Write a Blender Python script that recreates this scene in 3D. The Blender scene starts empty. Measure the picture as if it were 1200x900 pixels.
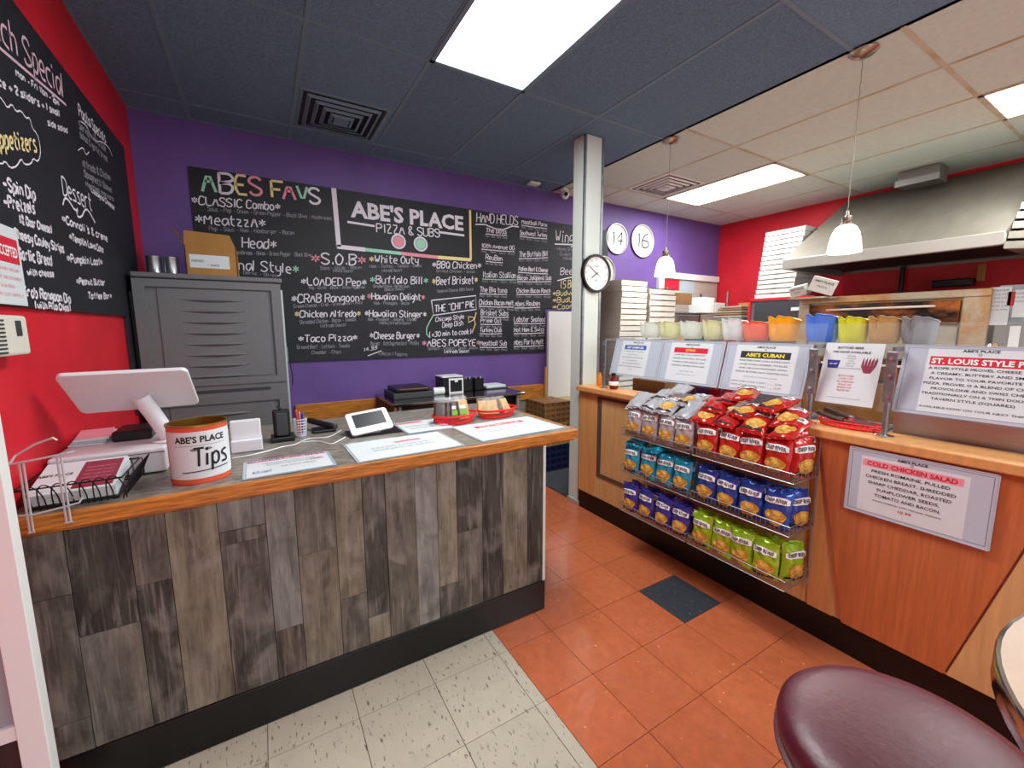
import bpy, math, random
from mathutils import Vector, Matrix
random.seed(7)
R = math.radians
S = bpy.context.scene
COL = S.collection

# ------------------------------------------------------------------ camera
F_PX, YAW, PITCH, ROLL = 490.5, R(30.744), R(7.653), R(-0.189)
CAM = Vector((0, 0, 1.487))
fw = Vector((math.sin(YAW)*math.cos(PITCH), math.cos(YAW)*math.cos(PITCH), -math.sin(PITCH)))
r0 = Vector((math.cos(YAW), -math.sin(YAW), 0)); u0 = r0.cross(fw)
rt = r0*math.cos(ROLL)+u0*math.sin(ROLL); up = -r0*math.sin(ROLL)+u0*math.cos(ROLL)
cd = bpy.data.cameras.new('camera'); cam = bpy.data.objects.new('camera', cd); COL.objects.link(cam)
cd.sensor_fit = 'HORIZONTAL'; cd.sensor_width = 36; cd.lens = F_PX/1200*36; cd.clip_start = 0.02
cam.matrix_world = Matrix(((rt.x, up.x, -fw.x, CAM.x), (rt.y, up.y, -fw.y, CAM.y), (rt.z, up.z, -fw.z, CAM.z), (0, 0, 0, 1)))
S.camera = cam
def at(px, py, ax, val):                       # point of a real plane seen at a photo position
    d = fw + rt*((px-600)/F_PX) + up*(-(py-450)/F_PX)
    i = 'xyz'.index(ax); t = (val-CAM[i])/d[i]
    return CAM + d*t

# ------------------------------------------------------------------ world, lights, exposure
w = bpy.data.worlds.new('world'); S.world = w; w.use_nodes = True
bg = w.node_tree.nodes['Background']; bg.inputs[0].default_value = (0.86, 0.95, 1.0, 1); bg.inputs[1].default_value = 0.80
def area(name, loc, sx, sy, power, col, rot=(0, 0, 0)):
    l = bpy.data.lights.new(name, 'AREA'); l.shape = 'RECTANGLE'; l.size = sx; l.size_y = sy; l.energy = power; l.color = col
    o = bpy.data.objects.new(name, l); o.location = loc; o.rotation_euler = rot; COL.objects.link(o); return o
area('panel_lamp_dining', (1.205, 1.76, 2.915), .56, 1.15, 30, (.90, .97, 1))
area('panel_lamp_kitchen', (4.33, 2.81, 2.915), .56, 1.15, 34, (.92, .98, 1))
area('panel_lamp_kitchen_near', (4.38, .32, 2.915), .56, 1.15, 30, (.92, .98, 1))
area('panel_lamp_entrance', (.6, -1.5, 2.9), .6, 1.2, 45, (.90, .97, 1))
area('panel_lamp_entrance_right', (3.0, -1.6, 2.9), .6, 1.2, 45, (.90, .97, 1))
S.view_settings.view_transform = 'Standard'; S.view_settings.look = 'None'
S.view_settings.exposure = 0.5; S.view_settings.gamma = 1; S.view_settings.use_curve_mapping = False

# ------------------------------------------------------------------ materials
def s2l(c): return tuple((x/12.92 if x <= .04045 else ((x+.055)/1.055)**2.4) for x in c)
def hexc(h): return s2l(tuple(int(h[i:i+2], 16)/255 for i in (0, 2, 4)))+(1,)
MATS = {}
def mat(name, col, rough=.5, metal=0, emit=0, alpha=None, trans=0, noise=0, nscale=8, bump=0, stretch=(1, 1, 1), rnd=0, coat=0, spec=.5, col2=None, ramp=(.35, .65), detail=6, ior=1.45):
    if name in MATS: return MATS[name]
    m = bpy.data.materials.new(name); m.use_nodes = True; n = m.node_tree.nodes; L = m.node_tree.links
    b = n['Principled BSDF']; c = hexc(col) if isinstance(col, str) else col
    b.inputs['Base Color'].default_value = c; b.inputs['Roughness'].default_value = rough; b.inputs['Metallic'].default_value = metal
    b.inputs['Specular IOR Level'].default_value = spec; b.inputs['Coat Weight'].default_value = coat; b.inputs['IOR'].default_value = ior
    if trans: b.inputs['Transmission Weight'].default_value = trans
    if alpha is not None: b.inputs['Alpha'].default_value = alpha
    if emit: b.inputs['Emission Color'].default_value = c; b.inputs['Emission Strength'].default_value = emit
    out = None
    if noise or bump or col2:
        tc = n.new('ShaderNodeTexCoord'); mp = n.new('ShaderNodeMapping'); mp.inputs['Scale'].default_value = stretch
        L.new(tc.outputs['Object'], mp.inputs[0])
        nz = n.new('ShaderNodeTexNoise'); nz.inputs['Scale'].default_value = nscale; nz.inputs['Detail'].default_value = detail; nz.inputs['Roughness'].default_value = .65
        if rnd:
            nz.noise_dimensions = '4D'; oi0 = n.new('ShaderNodeObjectInfo'); mm = n.new('ShaderNodeMath'); mm.operation = 'MULTIPLY'; mm.inputs[1].default_value = 50
            L.new(oi0.outputs['Random'], mm.inputs[0]); L.new(mm.outputs[0], nz.inputs['W'])
        L.new(mp.outputs[0], nz.inputs['Vector'])
        if noise or col2:
            rp = n.new('ShaderNodeValToRGB'); rp.color_ramp.elements[0].position = ramp[0]; rp.color_ramp.elements[1].position = ramp[1]
            if col2:
                rp.color_ramp.elements[0].color = hexc(col2); rp.color_ramp.elements[1].color = c
            else:
                rp.color_ramp.elements[0].color = tuple(x*(1-noise) for x in c[:3])+(1,); rp.color_ramp.elements[1].color = tuple(min(1, x*(1+noise)) for x in c[:3])+(1,)
            L.new(nz.outputs[0], rp.inputs[0]); out = rp.outputs[0]
        if bump:
            bm_ = n.new('ShaderNodeBump'); bm_.inputs['Strength'].default_value = bump; bm_.inputs['Distance'].default_value = .004
            L.new(nz.outputs[0], bm_.inputs['Height']); L.new(bm_.outputs[0], b.inputs['Normal'])
    if rnd:
        oi = n.new('ShaderNodeObjectInfo'); mr = n.new('ShaderNodeMapRange'); mr.inputs[3].default_value = 1-rnd; mr.inputs[4].default_value = 1+rnd
        hs = n.new('ShaderNodeHueSaturation'); L.new(oi.outputs['Random'], mr.inputs[0]); L.new(mr.outputs[0], hs.inputs['Value'])
        if out: L.new(out, hs.inputs['Color'])
        else: hs.inputs['Color'].default_value = c
        out = hs.outputs[0]
    if out: L.new(out, b.inputs['Base Color'])
    MATS[name] = m; return m

M = dict(
 purple=mat('purple_paint', '684d90', .55, noise=.10, nscale=2.5, bump=.05),
 red=mat('red_paint', 'cf1a2a', .5, noise=.12, nscale=3, bump=.08),
 slate=mat('dark_ceiling_tile', '66829a', .85, noise=.28, nscale=120, bump=.6, rnd=.10),
 slatebar=mat('dark_grid_bar', '6f8798', .6),
 cream=mat('cream_ceiling_tile', 'cad8cd', .75, noise=.05, nscale=30, bump=.1, rnd=.05),
 creambar=mat('cream_grid_bar', 'c6bfa8', .6, col2='a99468', nscale=3, ramp=(.3, .5)),
 white=mat('white_paint', 'e6e8e6', .45), offwhite=mat('off_white_plastic', 'd8d6c8', .5),
 whiteplastic=mat('white_plastic', 'e4e4e8', .3), greyplastic=mat('grey_cabinet_plastic', '6d6e70', .45, noise=.06, nscale=60, bump=.1),
 darkgrey=mat('dark_grey_plastic', '3a3b3f', .5), black=mat('black_plastic', '121214', .35), rubber=mat('black_kick_rubber', '0b0b0d', .3, noise=.3, nscale=20),
 board=mat('chalkboard', '1c1d24', .6, noise=.25, nscale=5), chalk=mat('white_chalk', 'e2dde6', .9), 
 cgreen=mat('green_chalk', '9fd8bb', .9), cyellow=mat('yellow_chalk', 'ead79a', .9), cpink=mat('pink_chalk', 'e895a5', .9), cdim=mat('faint_white_chalk', '8e8c96', .9),
 oak=mat('oak_edge', 'b8742f', .35, noise=.45, nscale=9, stretch=(1, 14, 14), bump=.05, coat=.2),
 lam=mat('grey_laminate', '958f84', .3, col2='575048', nscale=16, stretch=(1.2, 7, 1), ramp=(.38, .58), detail=10),
 maple=mat('maple_veneer', 'd2955a', .38, noise=.10, nscale=5, stretch=(8, 8, .6), coat=.15),
 maple2=mat('pale_maple_veneer', 'cfa06a', .38, noise=.10, nscale=5, stretch=(8, 8, .6), coat=.15),
 cherry=mat('reddish_cherry_veneer', 'b9673a', .35, noise=.14, nscale=7, stretch=(10, 10, .5), coat=.2),
 stripe=mat('brown_inlay', '5b4a40', .4), 
 orange=mat('orange_floor_tile', 'bd6641', .2, noise=.10, nscale=25, rnd=.05, coat=.5),
 beige=mat('beige_floor_tile', 'b9b3a0', .3, noise=.06, nscale=9, rnd=.04), bltile=mat('charcoal_floor_tile', '363c42', .45, noise=.2, nscale=60),
 steel=mat('brushed_steel', 'aeb0ae', .34, metal=.7, noise=.08, nscale=8, stretch=(1, 1, 30)), galv=mat('galvanised_post', '8d9398', .4, metal=.8, noise=.2, nscale=20),
 hoodsteel=mat('hood_steel', '857f74', .45, metal=.5, noise=.1, nscale=3, stretch=(1, 3, 1)), chrome=mat('chrome', 'd5d5d8', .12, metal=1), wire=mat('chrome_wire', '9c9c9c', .4, metal=.7), satin=mat('satin_wire', 'c6c8ca', .35, metal=.3), pale=mat('pale_handle', 'd8cfc0', .4), liptrim=mat('pale_hood_lip', 'bdb9b0', .35, metal=.35),
 nickel=mat('brushed_nickel', 'a59a8c', .3, metal=1), blackwire=mat('black_wire', '0f0f10', .4),
 alum=mat('aluminium_post', 'b9c1bd', .45, metal=.3), alumw=mat('pale_post_panel', 'cdd6ce', .45), dark=mat('dark_gap', '1b1d20', .6),
 lamp=mat('lamp_diffuser', 'fffaf2', .5, emit=5.5), lampk=mat('lamp_diffuser_kitchen', 'fff8ee', .5, emit=6), shade=mat('frosted_lamp_glass', 'fff7ea', .4, emit=2.6),
 card=mat('cardboard', 'a9793f', .8, noise=.12, nscale=4), card2=mat('dark_cardboard', '7b5736', .85, noise=.15, nscale=6), pizzaw=mat('white_box_board', 'cfcdc6', .75, noise=.05, nscale=20, rnd=.06), pizzag=mat('grey_brown_board', '8f857b', .8),
 paper=mat('white_paper', 'd6dddf', .5), lamin=mat('laminated_sheet', 'a9bcc4', .12, coat=.5), holder=mat('clear_sign_holder', 'b9c3cf', .12, coat=.7), ink=mat('black_ink', '15151a', .6), inkred=mat('red_ink', 'cf2338', .5), inkblue=mat('blue_ink', '2b5ca8', .5), inknavy=mat('navy_ink', '28288a', .5), inkblk=mat('black_band', '23242c', .5), inkyel=mat('yellow_ink', 'f4e04a', .5), inkwht=mat('white_ink', 'f6f6f6', .5), inkgrey=mat('grey_ink', '77787c', .6), inkpink=mat('pink_highlight', 'e894a2', .5),
 glass=mat('clear_glass', 'e6f2ee', .02, alpha=.05, spec=.3), film=mat('clear_film', 'dfe2e6', .10, alpha=.13),
 vinyl=mat('burgundy_vinyl', '5a1429', .38, noise=.08, nscale=60, bump=.25, spec=.7), tabletop=mat('beige_table_laminate', 'ae927b', .4, noise=.04, nscale=20),
 oveny=mat('heat_stained_oven_steel', 'b6ae98', .35, metal=.4, col2='b0762c', nscale=2.2, ramp=(.38, .55)), ovend=mat('scorched_oven_door', 'b8682a', .3, metal=.35, col2='1d1418', nscale=2.6, stretch=(1, 1, 2.2), ramp=(.46, .68)),
 redpl=mat('red_basket_plastic', 'e0241f', .35), orangec=mat('orange_can_label', 'dc5a38', .45), gold=mat('gold_can_inside', 'b58a40', .3, metal=.9), tin=mat('tin', '9d9da0', .3, metal=.9), cond=mat('grey_duct', '8d8b86', .45, metal=.6),
 navy=mat('navy_plastic', '1f2c55', .3), brownie=mat('brownie', '3a2118', .6, noise=.3, nscale=30), cookie=mat('tan_cookie', 'c9a066', .7, noise=.25, nscale=30), greenlab=mat('green_label', '6fae3a', .5), knife=mat('knife_blade', 'd6dadd', .25, metal=1), khandle=mat('dark_knife_handle', '4a3a32', .45), screen=mat('dark_screen', '10121c', .35, spec=.3), concrete=mat('dark_mat', '3c3f44', .9), brass=mat('brass', 'b08a3a', .35, metal=.9), rubberred=mat('dark_red_jar', '6e1420', .2), orangeliq=mat('orange_liquid', 'd07a22', .3),
)
def plankmat(name, a, b):
    m = mat(name, a, .6, col2=b, nscale=4, stretch=(5, 5, 1.1), ramp=(.36, .60), bump=.35, rnd=.12, detail=12)
    n = m.node_tree.nodes; L = m.node_tree.links; bs = n['Principled BSDF']; src = bs.inputs['Base Color'].links[0].from_socket
    tc = n.new('ShaderNodeTexCoord'); oi = n.new('ShaderNodeObjectInfo'); k = n.new('ShaderNodeMath'); k.operation = 'MULTIPLY'; k.inputs[1].default_value = 30; L.new(oi.outputs['Random'], k.inputs[0])
    for sc_, st, lo, hi, c_ in ((5, (16, 16, .9), .52, .72, 'a09a92'), (3.5, (2.2, 2.2, 1.4), .50, .66, '9a948b'), (6, (14, 14, .8), .55, .75, '1c1714'), (4, (2, 2, 1.5), .52, .70, '2c2622'), (12, (1.6, 1.6, 1), .67, .73, '1a1512')):
        mp = n.new('ShaderNodeMapping'); mp.inputs['Scale'].default_value = st; L.new(tc.outputs['Object'], mp.inputs[0])
        z = n.new('ShaderNodeTexNoise'); z.noise_dimensions = '4D'; z.inputs['Scale'].default_value = sc_; z.inputs['Detail'].default_value = 6; z.inputs['Distortion'].default_value = .9; L.new(mp.outputs[0], z.inputs['Vector']); L.new(k.outputs[0], z.inputs['W'])
        r = n.new('ShaderNodeValToRGB'); r.color_ramp.elements[0].position = lo; r.color_ramp.elements[1].position = hi; r.color_ramp.elements[1].color = (.45, .45, .45, 1); L.new(z.outputs[0], r.inputs[0])
        mx = n.new('ShaderNodeMix'); mx.data_type = 'RGBA'; L.new(r.outputs[0], mx.inputs[0]); L.new(src, mx.inputs[6]); mx.inputs[7].default_value = hexc(c_); src = mx.outputs[2]
    L.new(src, bs.inputs['Base Color']); return m
PL = [plankmat('weathered_plank_brown_grey', '686459', '3b3833'), plankmat('weathered_plank_dark', '4a4741', '272421'), plankmat('weathered_plank_tan', '857e6b', '585143'), plankmat('weathered_plank_silver', '888983', '5b5b57'), plankmat('weathered_plank_striped', '6a5e55', '2a2423')]
# flecks in vinyl floor tiles
def fleck(m, col, scale, lo, hi, st=(1, 1, 1)):
    n = m.node_tree.nodes; L = m.node_tree.links; b = n['Principled BSDF']; src = b.inputs['Base Color'].links[0].from_socket
    tc = n.new('ShaderNodeTexCoord'); mp = n.new('ShaderNodeMapping'); mp.inputs['Scale'].default_value = st; L.new(tc.outputs['Object'], mp.inputs[0])
    z = n.new('ShaderNodeTexNoise'); z.inputs['Scale'].default_value = scale; z.inputs['Detail'].default_value = 3; L.new(mp.outputs[0], z.inputs['Vector'])
    r = n.new('ShaderNodeValToRGB'); r.color_ramp.elements[0].position = lo; r.color_ramp.elements[1].position = hi; L.new(z.outputs[0], r.inputs[0])
    mx = n.new('ShaderNodeMix'); mx.data_type = 'RGBA'; L.new(r.outputs[0], mx.inputs[0]); L.new(src, mx.inputs[6]); mx.inputs[7].default_value = hexc(col); L.new(mx.outputs[2], b.inputs['Base Color'])
fleck(M['beige'], '6e6656', 55, .62, .68, (1.7, .5, 1)); fleck(M['orange'], 'e8b090', 45, .70, .74); fleck(M['bltile'], '8a9096', 60, .68, .72)

# ------------------------------------------------------------------ geometry helpers
class G:
    def __init__(s): s.v = []; s.f = []; s.m = []
    def add(s, v, f, m=0):
        k = len(s.v); s.v += [tuple(p) for p in v]; s.f += [tuple(i+k for i in q) for q in f]; s.m += [m]*len(f); return s
    def box(s, x0, x1, y0, y1, z0, z1, m=0):
        v = [(x, y, z) for x in (x0, x1) for y in (y0, y1) for z in (z0, z1)]
        return s.add(v, [(0, 1, 3, 2), (4, 6, 7, 5), (0, 4, 5, 1), (2, 3, 7, 6), (0, 2, 6, 4), (1, 5, 7, 3)], m)
    def fbox(s, fr, a0, a1, b0, b1, c0, c1, m=0):       # box in a frame
        v = [fr(a, b, c) for a in (a0, a1) for b in (b0, b1) for c in (c0, c1)]
        return s.add(v, [(0, 1, 3, 2), (4, 6, 7, 5), (0, 4, 5, 1), (2, 3, 7, 6), (0, 2, 6, 4), (1, 5, 7, 3)], m)
    def cyl(s, p0, p1, r, n=12, r2=None, m=0, cap=True):
        p0 = Vector(p0); p1 = Vector(p1); d = (p1-p0).normalized(); a = d.orthogonal().normalized(); b = d.cross(a); r2 = r if r2 is None else r2
        v = []
        for p, q in ((p0, r), (p1, r2)):
            for i in range(n): t = 2*math.pi*i/n; v.append(p+a*q*math.cos(t)+b*q*math.sin(t))
        f = [(i, (i+1) % n, n+(i+1) % n, n+i) for i in range(n)]
        if cap: f += [tuple(range(n-1, -1, -1)), tuple(range(n, 2*n))]
        return s.add(v, f, m)
    def tube(s, pts, r, n=6, closed=False, m=0):
        P = [Vector(p) for p in pts]; N = len(P); v = []; a = None
        for i, p in enumerate(P):
            if closed: d = P[(i+1) % N]-P[i-1]
            else: d = P[min(i+1, N-1)]-P[max(i-1, 0)]
            d.normalize()
            if a is None: a = d.orthogonal().normalized()
            a = (a-d*a.dot(d));  a = a.normalized() if a.length > 1e-6 else d.orthogonal().normalized()
            b = d.cross(a)
            for k in range(n): t = 2*math.pi*k/n; v.append(p+a*r*math.cos(t)+b*r*math.sin(t))
        f = []
        for i in range(N if closed else N-1):
            j = (i+1) % N
            f += [(i*n+k, i*n+(k+1) % n, j*n+(k+1) % n, j*n+k) for k in range(n)]
        if not closed: f += [tuple(range(n-1, -1, -1)), tuple((N-1)*n+k for k in range(n))]
        return s.add(v, f, m)
    def lathe(s, prof, c=(0, 0, 0), n=32, m=0, fr=None):
        v = []; f = []
        for r, z in prof:
            for i in range(n):
                t = 2*math.pi*i/n; p = (r*math.cos(t), r*math.sin(t), z)
                v.append(fr(*p) if fr else (p[0]+c[0], p[1]+c[1], p[2]+c[2]))
        for j in range(len(prof)-1): f += [(j*n+i, j*n+(i+1) % n, (j+1)*n+(i+1) % n, (j+1)*n+i) for i in range(n)]
        return s.add(v, f, m)
    def prism(s, poly, fr, c0, c1, m=0):
        n = len(poly); v = [fr(a, b, c0) for a, b in poly]+[fr(a, b, c1) for a, b in poly]
        return s.add(v, [tuple(range(n-1, -1, -1)), tuple(range(n, 2*n))]+[(i, (i+1) % n, n+(i+1) % n, n+i) for i in range(n)], m)
def FR(o, r, u):
    o = Vector(o); r = Vector(r).normalized(); u = Vector(u).normalized(); n = r.cross(u)
    return lambda a, b, c=0: o+r*a+u*b+n*c
ORG = {}
def thing(name, label, cat, loc=(0, 0, 0), group=None, local=False, rot=(0, 0, 0)):
    o = bpy.data.objects.new(name, None); COL.objects.link(o); o.location = loc; o.rotation_euler = rot; o.empty_display_size = .05
    o['label'] = label; o['category'] = cat
    if group: o['group'] = group
    ORG[o.name] = Vector((0, 0, 0)) if local else Vector(loc); return o
def mesh(name, g, mats, sub=Vector((0, 0, 0)), smooth=False):
    me = bpy.data.meshes.new(name); me.from_pydata([tuple(Vector(p)-sub) for p in g.v], [], g.f)
    for m in (mats if isinstance(mats, (list, tuple)) else [mats]): me.materials.append(M[m] if isinstance(m, str) else m)
    for i, p in enumerate(me.polygons): p.material_index = g.m[i]; p.use_smooth = smooth
    if smooth:
        try: me.set_sharp_from_angle(angle=R(42))
        except Exception: pass
    me.update(); return me
def part(name, g, mats, parent=None, smooth=False, bevel=0, label=None, kind=None, loc=None):
    org = ORG.get(parent.name, Vector((0, 0, 0))) if parent else (Vector(loc) if loc is not None else Vector((0, 0, 0)))
    o = bpy.data.objects.new(name, mesh(name, g, mats, org, smooth)); COL.objects.link(o)
    if parent: o.parent = parent; ORG[o.name] = org
    else:
        o.location = org; ORG[o.name] = org
    if bevel:
        b = o.modifiers.new('bevel', 'BEVEL'); b.width = bevel; b.segments = 2; b.limit_method = 'ANGLE'
    if label: o['label'] = label
    if kind: o['kind'] = kind
    return o
def solo(name, g, mats, label, cat, loc=None, group=None, **k):
    if loc is None:
        n = len(g.v); loc = (sum(p[0] for p in g.v)/n, sum(p[1] for p in g.v)/n, min(p[2] for p in g.v))
    o = part(name, g, mats, None, loc=loc, **k); o['label'] = label; o['category'] = cat
    if group: o['group'] = group
    return o
def struct(name, g, mats, **k): return part(name, g, mats, kind='structure', **k)
def dup(root, loc, rot=None, label=None, group=None):
    r = root.copy(); COL.objects.link(r); r.location = loc; ORG[r.name] = Vector((0, 0, 0))
    if rot is not None: r.rotation_euler = rot
    if label: r['label'] = label
    if group: r['group'] = group
    for ch in list(root.children):
        c = ch.copy(); COL.objects.link(c); c.parent = r
        for g_ in list(ch.children):
            d = g_.copy(); COL.objects.link(d); d.parent = c
    return r
_tc = {}
def text2d(s, bold=0):
    k = (s, bold)
    if k not in _tc:
        c = bpy.data.curves.new('t', 'FONT'); c.body = s; c.size = 1; c.resolution_u = 2; c.offset = bold; c.fill_mode = 'BOTH'
        o = bpy.data.objects.new('t', c); COL.objects.link(o); bpy.context.view_layer.update()
        me = bpy.data.meshes.new_from_object(o.evaluated_get(bpy.context.evaluated_depsgraph_get()))
        v = [(p.co.x, p.co.y) for p in me.vertices]; f = [tuple(p.vertices) for p in me.polygons]
        bpy.data.objects.remove(o); bpy.data.curves.remove(c); bpy.data.meshes.remove(me)
        xs = [p[0] for p in v] or [0, 1]; _tc[k] = ([(x-min(xs), y) for x, y in v], f, max(max(xs)-min(xs), .01))
    return _tc[k]
def text(g, fn, s, a, b, h, w=None, align='c', bold=0, m=0, shear=0, c=.0012):  # cap height h at (a, b) on surface fn
    v, f, tw = text2d(s, bold); sy = h/.70; sx = sy if w is None else w/tw
    W = tw*sx; a0 = a-W/2 if align == 'c' else a
    g.add([fn(a0+x*sx+y*sy*shear, b+y*sy, c) for x, y in v], f, m); return W

# handwriting: stroke letters drawn as chalk ribbons
GL = {'A': '022842 1535', 'B': '0208 0838474605 0535443202', 'C': '4738180603123243', 'D': '0208 082847432202', 'E': '42020848 0535', 'F': '0208 0848 0535', 'G': '47381806031232434525', 'H': '0208 4248 0545', 'I': '2228', 'J': '3833221203', 'K': '0208 480542', 'L': '080242', 'M': '0208244842', 'N': '02084248', 'O': '28170604123244463728', 'P': '0208 083847463505', 'Q': '28170604123244463728 2442', 'R': '0208 083847463505 2542', 'S': '4738180706254443321203', 'T': '2228 0848', 'U': '080312324348', 'V': '082248', 'W': '0812263248', 'X': '0248 0842', 'Y': '082548 2522', 'Z': '08480242',
 'a': '36160503122234 3642', 'b': '0802 0516363433221203', 'c': '361605031232', 'd': '3832 36160503122234', 'e': '043435261605031232', 'f': '382722 0636', 'g': '361605031334 36312010', 'h': '0802 0516263532', 'i': '1216 1718', 'j': '262110 2728', 'k': '0802 360432', 'l': '1812', 'm': '0206 05162522 25364542', 'n': '0206 05163532', 'o': '16050312223335261 6', 'p': '0600 0516263533221203', 'q': '3630 36160503122234', 'r': '0206 04162636', 's': '36160524333202', 't': '18132232 0636', 'u': '0603122233 3632', 'v': '061236', 'w': '0612243246', 'x': '0236 0632', 'y': '06041333 36312010', 'z': '06360232',
 '0': '28170604123244463728', '1': '172822', '2': '07183847460242', '3': '073847362535443202', '4': '380444 3832', '5': '48080535443202', '6': '38170503123243443505', '7': '084822', '8': '2817062543321203254728', '9': '452516183847433202',
 '*': '0446 0644 2327', '-': '1434', '.': '1213', '&': '420618283704123243', "'": '2827', '(': '28171322', ')': '18272312', '+': '0444 2226', '"': '1817 3837', '~': '04152435', ',': '2211', ' ': ''}
def ribbon(g, fn, pts, wd, m=0, c=.0015, closed=False):
    P = [Vector(p) for p in pts]
    if closed: P = P+[P[0]]
    n = len(P); v = []
    for i, p in enumerate(P):
        d = P[min(i+1, n-1)]-P[max(i-1, 0)]; d = d.normalized() if d.length > 1e-9 else Vector((1, 0)); q = Vector((-d.y, d.x))*wd/2
        v += [fn(p.x+q.x, p.y+q.y, c), fn(p.x-q.x, p.y-q.y, c)]
    g.add(v, [(2*i, 2*i+1, 2*i+3, 2*i+2) for i in range(n-1)], m)
def smooth2(P):
    if len(P) < 3: return P
    o = [P[0]]
    for i in range(len(P)-1):
        a, b = P[i], P[i+1]; o += [(a[0]*.75+b[0]*.25, a[1]*.75+b[1]*.25), (a[0]*.25+b[0]*.75, a[1]*.25+b[1]*.75)]
    return o+[P[-1]]
def hand(g, fn, s, a0, b0, a1, b1, h, m=0, wd=None, slant=.08, starm=None, jit=.12):
    adv = [(.55 if ch in "iIl.'1 " else 1.0 if ch not in 'mwMW' else 1.2)*(5 if ch.isupper() or ch in '0123456789&*' else 4.3) for ch in s]; tot = sum(adv)
    L = math.hypot(a1-a0, b1-b0); sx = L/tot; sy = h/6; dx, dy = (a1-a0)/L, (b1-b0)/L; wd = wd or max(.0022, h*.11); cur = 0
    for ch, ad in zip(s, adv):
        for st in GL.get(ch, '').replace('1 6', '16').split():
            pts = []
            for k in range(0, len(st)-1, 2):
                x = (int(st[k])+random.uniform(-jit, jit)+.3+(-.8 if ch in 'iIl1' else 0)+slant*int(st[k+1]))*sx+cur; y = (int(st[k+1])-2+random.uniform(-jit, jit))*sy
                pts.append((a0+x*dx-y*dy*0, b0+x*dy+y))
            pts = smooth2(pts); ribbon(g, fn, pts, wd, starm if (ch == '*' and starm is not None) else m)
        cur += ad*sx

# ================================================================== STRUCTURE
XL, XR, YB, ZC = -.657, 5.8, 3.86, 2.94
Y0 = -2.2
g = G().box(XL, XR, Y0, YB, -.06, -.004); floor = struct('floor', g, 'dark')
def tile(x0, x1, y0, y1, m, par=floor, z=0):
    g = G().box(x0+.0012, x1-.0012, y0+.0012, y1-.0012, -.0045, z); return part('tile', g, m, par)
XB, T = .882, .305
xs = [XB, 1.13, 1.437, 1.742, 2.047, 2.20]
ys = [.9175+T*k for k in range(-3, 10)]; ys = [y for y in ys if y < YB]+[YB]
for i in range(len(xs)-1):
    for j in range(len(ys)-1):
        bl = (i == 3 and abs(ys[j]-1.2225) < .01)
        o = tile(xs[i], xs[i+1], ys[j], ys[j+1], 'bltile' if bl else 'orange')
        if bl: o['label'] = 'charcoal tile'
# orange tiles behind the counter and beige tiles in front of it
bxs = [.831-T*k for k in range(0, 6)][::-1]
for j in range(len(ys)-1):
    if ys[j] > 1.6: 
        for k in range(5): tile(XB-T*(k+1) if k < 4 else XL, XB-T*k, ys[j], ys[j+1], 'orange')
bys = [.0025+T*k for k in range(0, 7)]
for j in range(len(bys)-1):
    y0_, y1_ = bys[j], min(bys[j+1], 1.832)
    tile(.831, XB, y0_, y1_, 'beige')
    for k in range(len(bxs)-1):
        if y1_ > y0_: tile(max(bxs[k], XL), bxs[k+1], y0_, y1_, 'beige')
g = G().box(2.2, XR, Y0, YB, -.004, 0).box(XL, 2.2, Y0, .0025, -.004, 0); part('far_paving', g, 'orange', floor)

g = G().box(XL-.1, XL, Y0, YB+.1, 0, ZC+.05); struct('wall_left', g, 'red')
g = G().box(XL, XR, YB, YB+.1, 0, ZC+.05); struct('wall_back', g, 'purple')
g = G().box(XR, XR+.1, Y0, YB+.1, 0, ZC+.05); struct('wall_right', g, 'red')
# ceiling with lay-in panels
g = G().box(XL, XR, Y0, YB, ZC+.012, ZC+.06); ceil = struct('ceiling', g, 'slatebar')
XD = 2.80
dx = [XL, -.32, .29, .90, 1.51, 2.12, XD]; dy = [Y0, -1.273, -.053, 1.167, 2.387, 3.607, YB]
wx = [XD, 3.42, 4.03, 4.64, 5.25, XR]; wy = [Y0, -1.48, -.26, .96, 2.19, 3.41, YB]
def panels(xx, yy, m, bar, skip, lab):
    for i in range(len(xx)-1):
        for j in range(len(yy)-1):
            if (i, j) in skip: continue
            part('ceiling_panel', G().box(xx[i]+.008, xx[i+1]-.008, yy[j]+.008, yy[j+1]-.008, ZC, ZC+.013), m, ceil, bevel=.003)
    g = G()
    for x in xx: g.box(x-.011, x+.011, yy[0], yy[-1], ZC-.003, ZC+.012)
    for y in yy: g.box(xx[0], xx[-1], y-.011, y+.011, ZC-.0032, ZC+.0118)
    part('grid_bars', g, bar, ceil, label=lab)
panels(dx, dy, 'slate', 'slatebar', {(3, 3)}, 'dark grid bars')
panels(wx, wy, 'cream', 'creambar', {(2, 4), (2, 2)}, 'cream grid bars with yellowed edges')
def panel_light(x0, x1, y0, y1, label, m):
    t = thing('ceiling_light', label, 'light', ((x0+x1)/2, (y0+y1)/2, ZC-.01))
    g = G()
    for a, b, c, d in ((x0, x1, y0, y0+.025), (x0, x1, y1-.025, y1), (x0, x0+.025, y0, y1), (x1-.025, x1, y0, y1)): g.box(a, b, c, d, ZC-.008, ZC+.01)
    part('frame', g, 'creambar' if x0 > 2 else 'slatebar', t); part('diffuser', G().box(x0+.02, x1-.02, y0+.02, y1-.02, ZC-.002, ZC+.006), m, t)
panel_light(.90, 1.51, 1.167, 2.387, 'bright rectangular ceiling light set in the dark ceiling', 'lamp')
panel_light(4.03, 4.64, 2.19, 3.41, 'long bright ceiling light in the cream ceiling beside the square vent', 'lampk')
panel_light(4.03, 4.64, -.26, .96, 'bright ceiling light cut by the right edge, above the steel hood', 'lampk')
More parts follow.
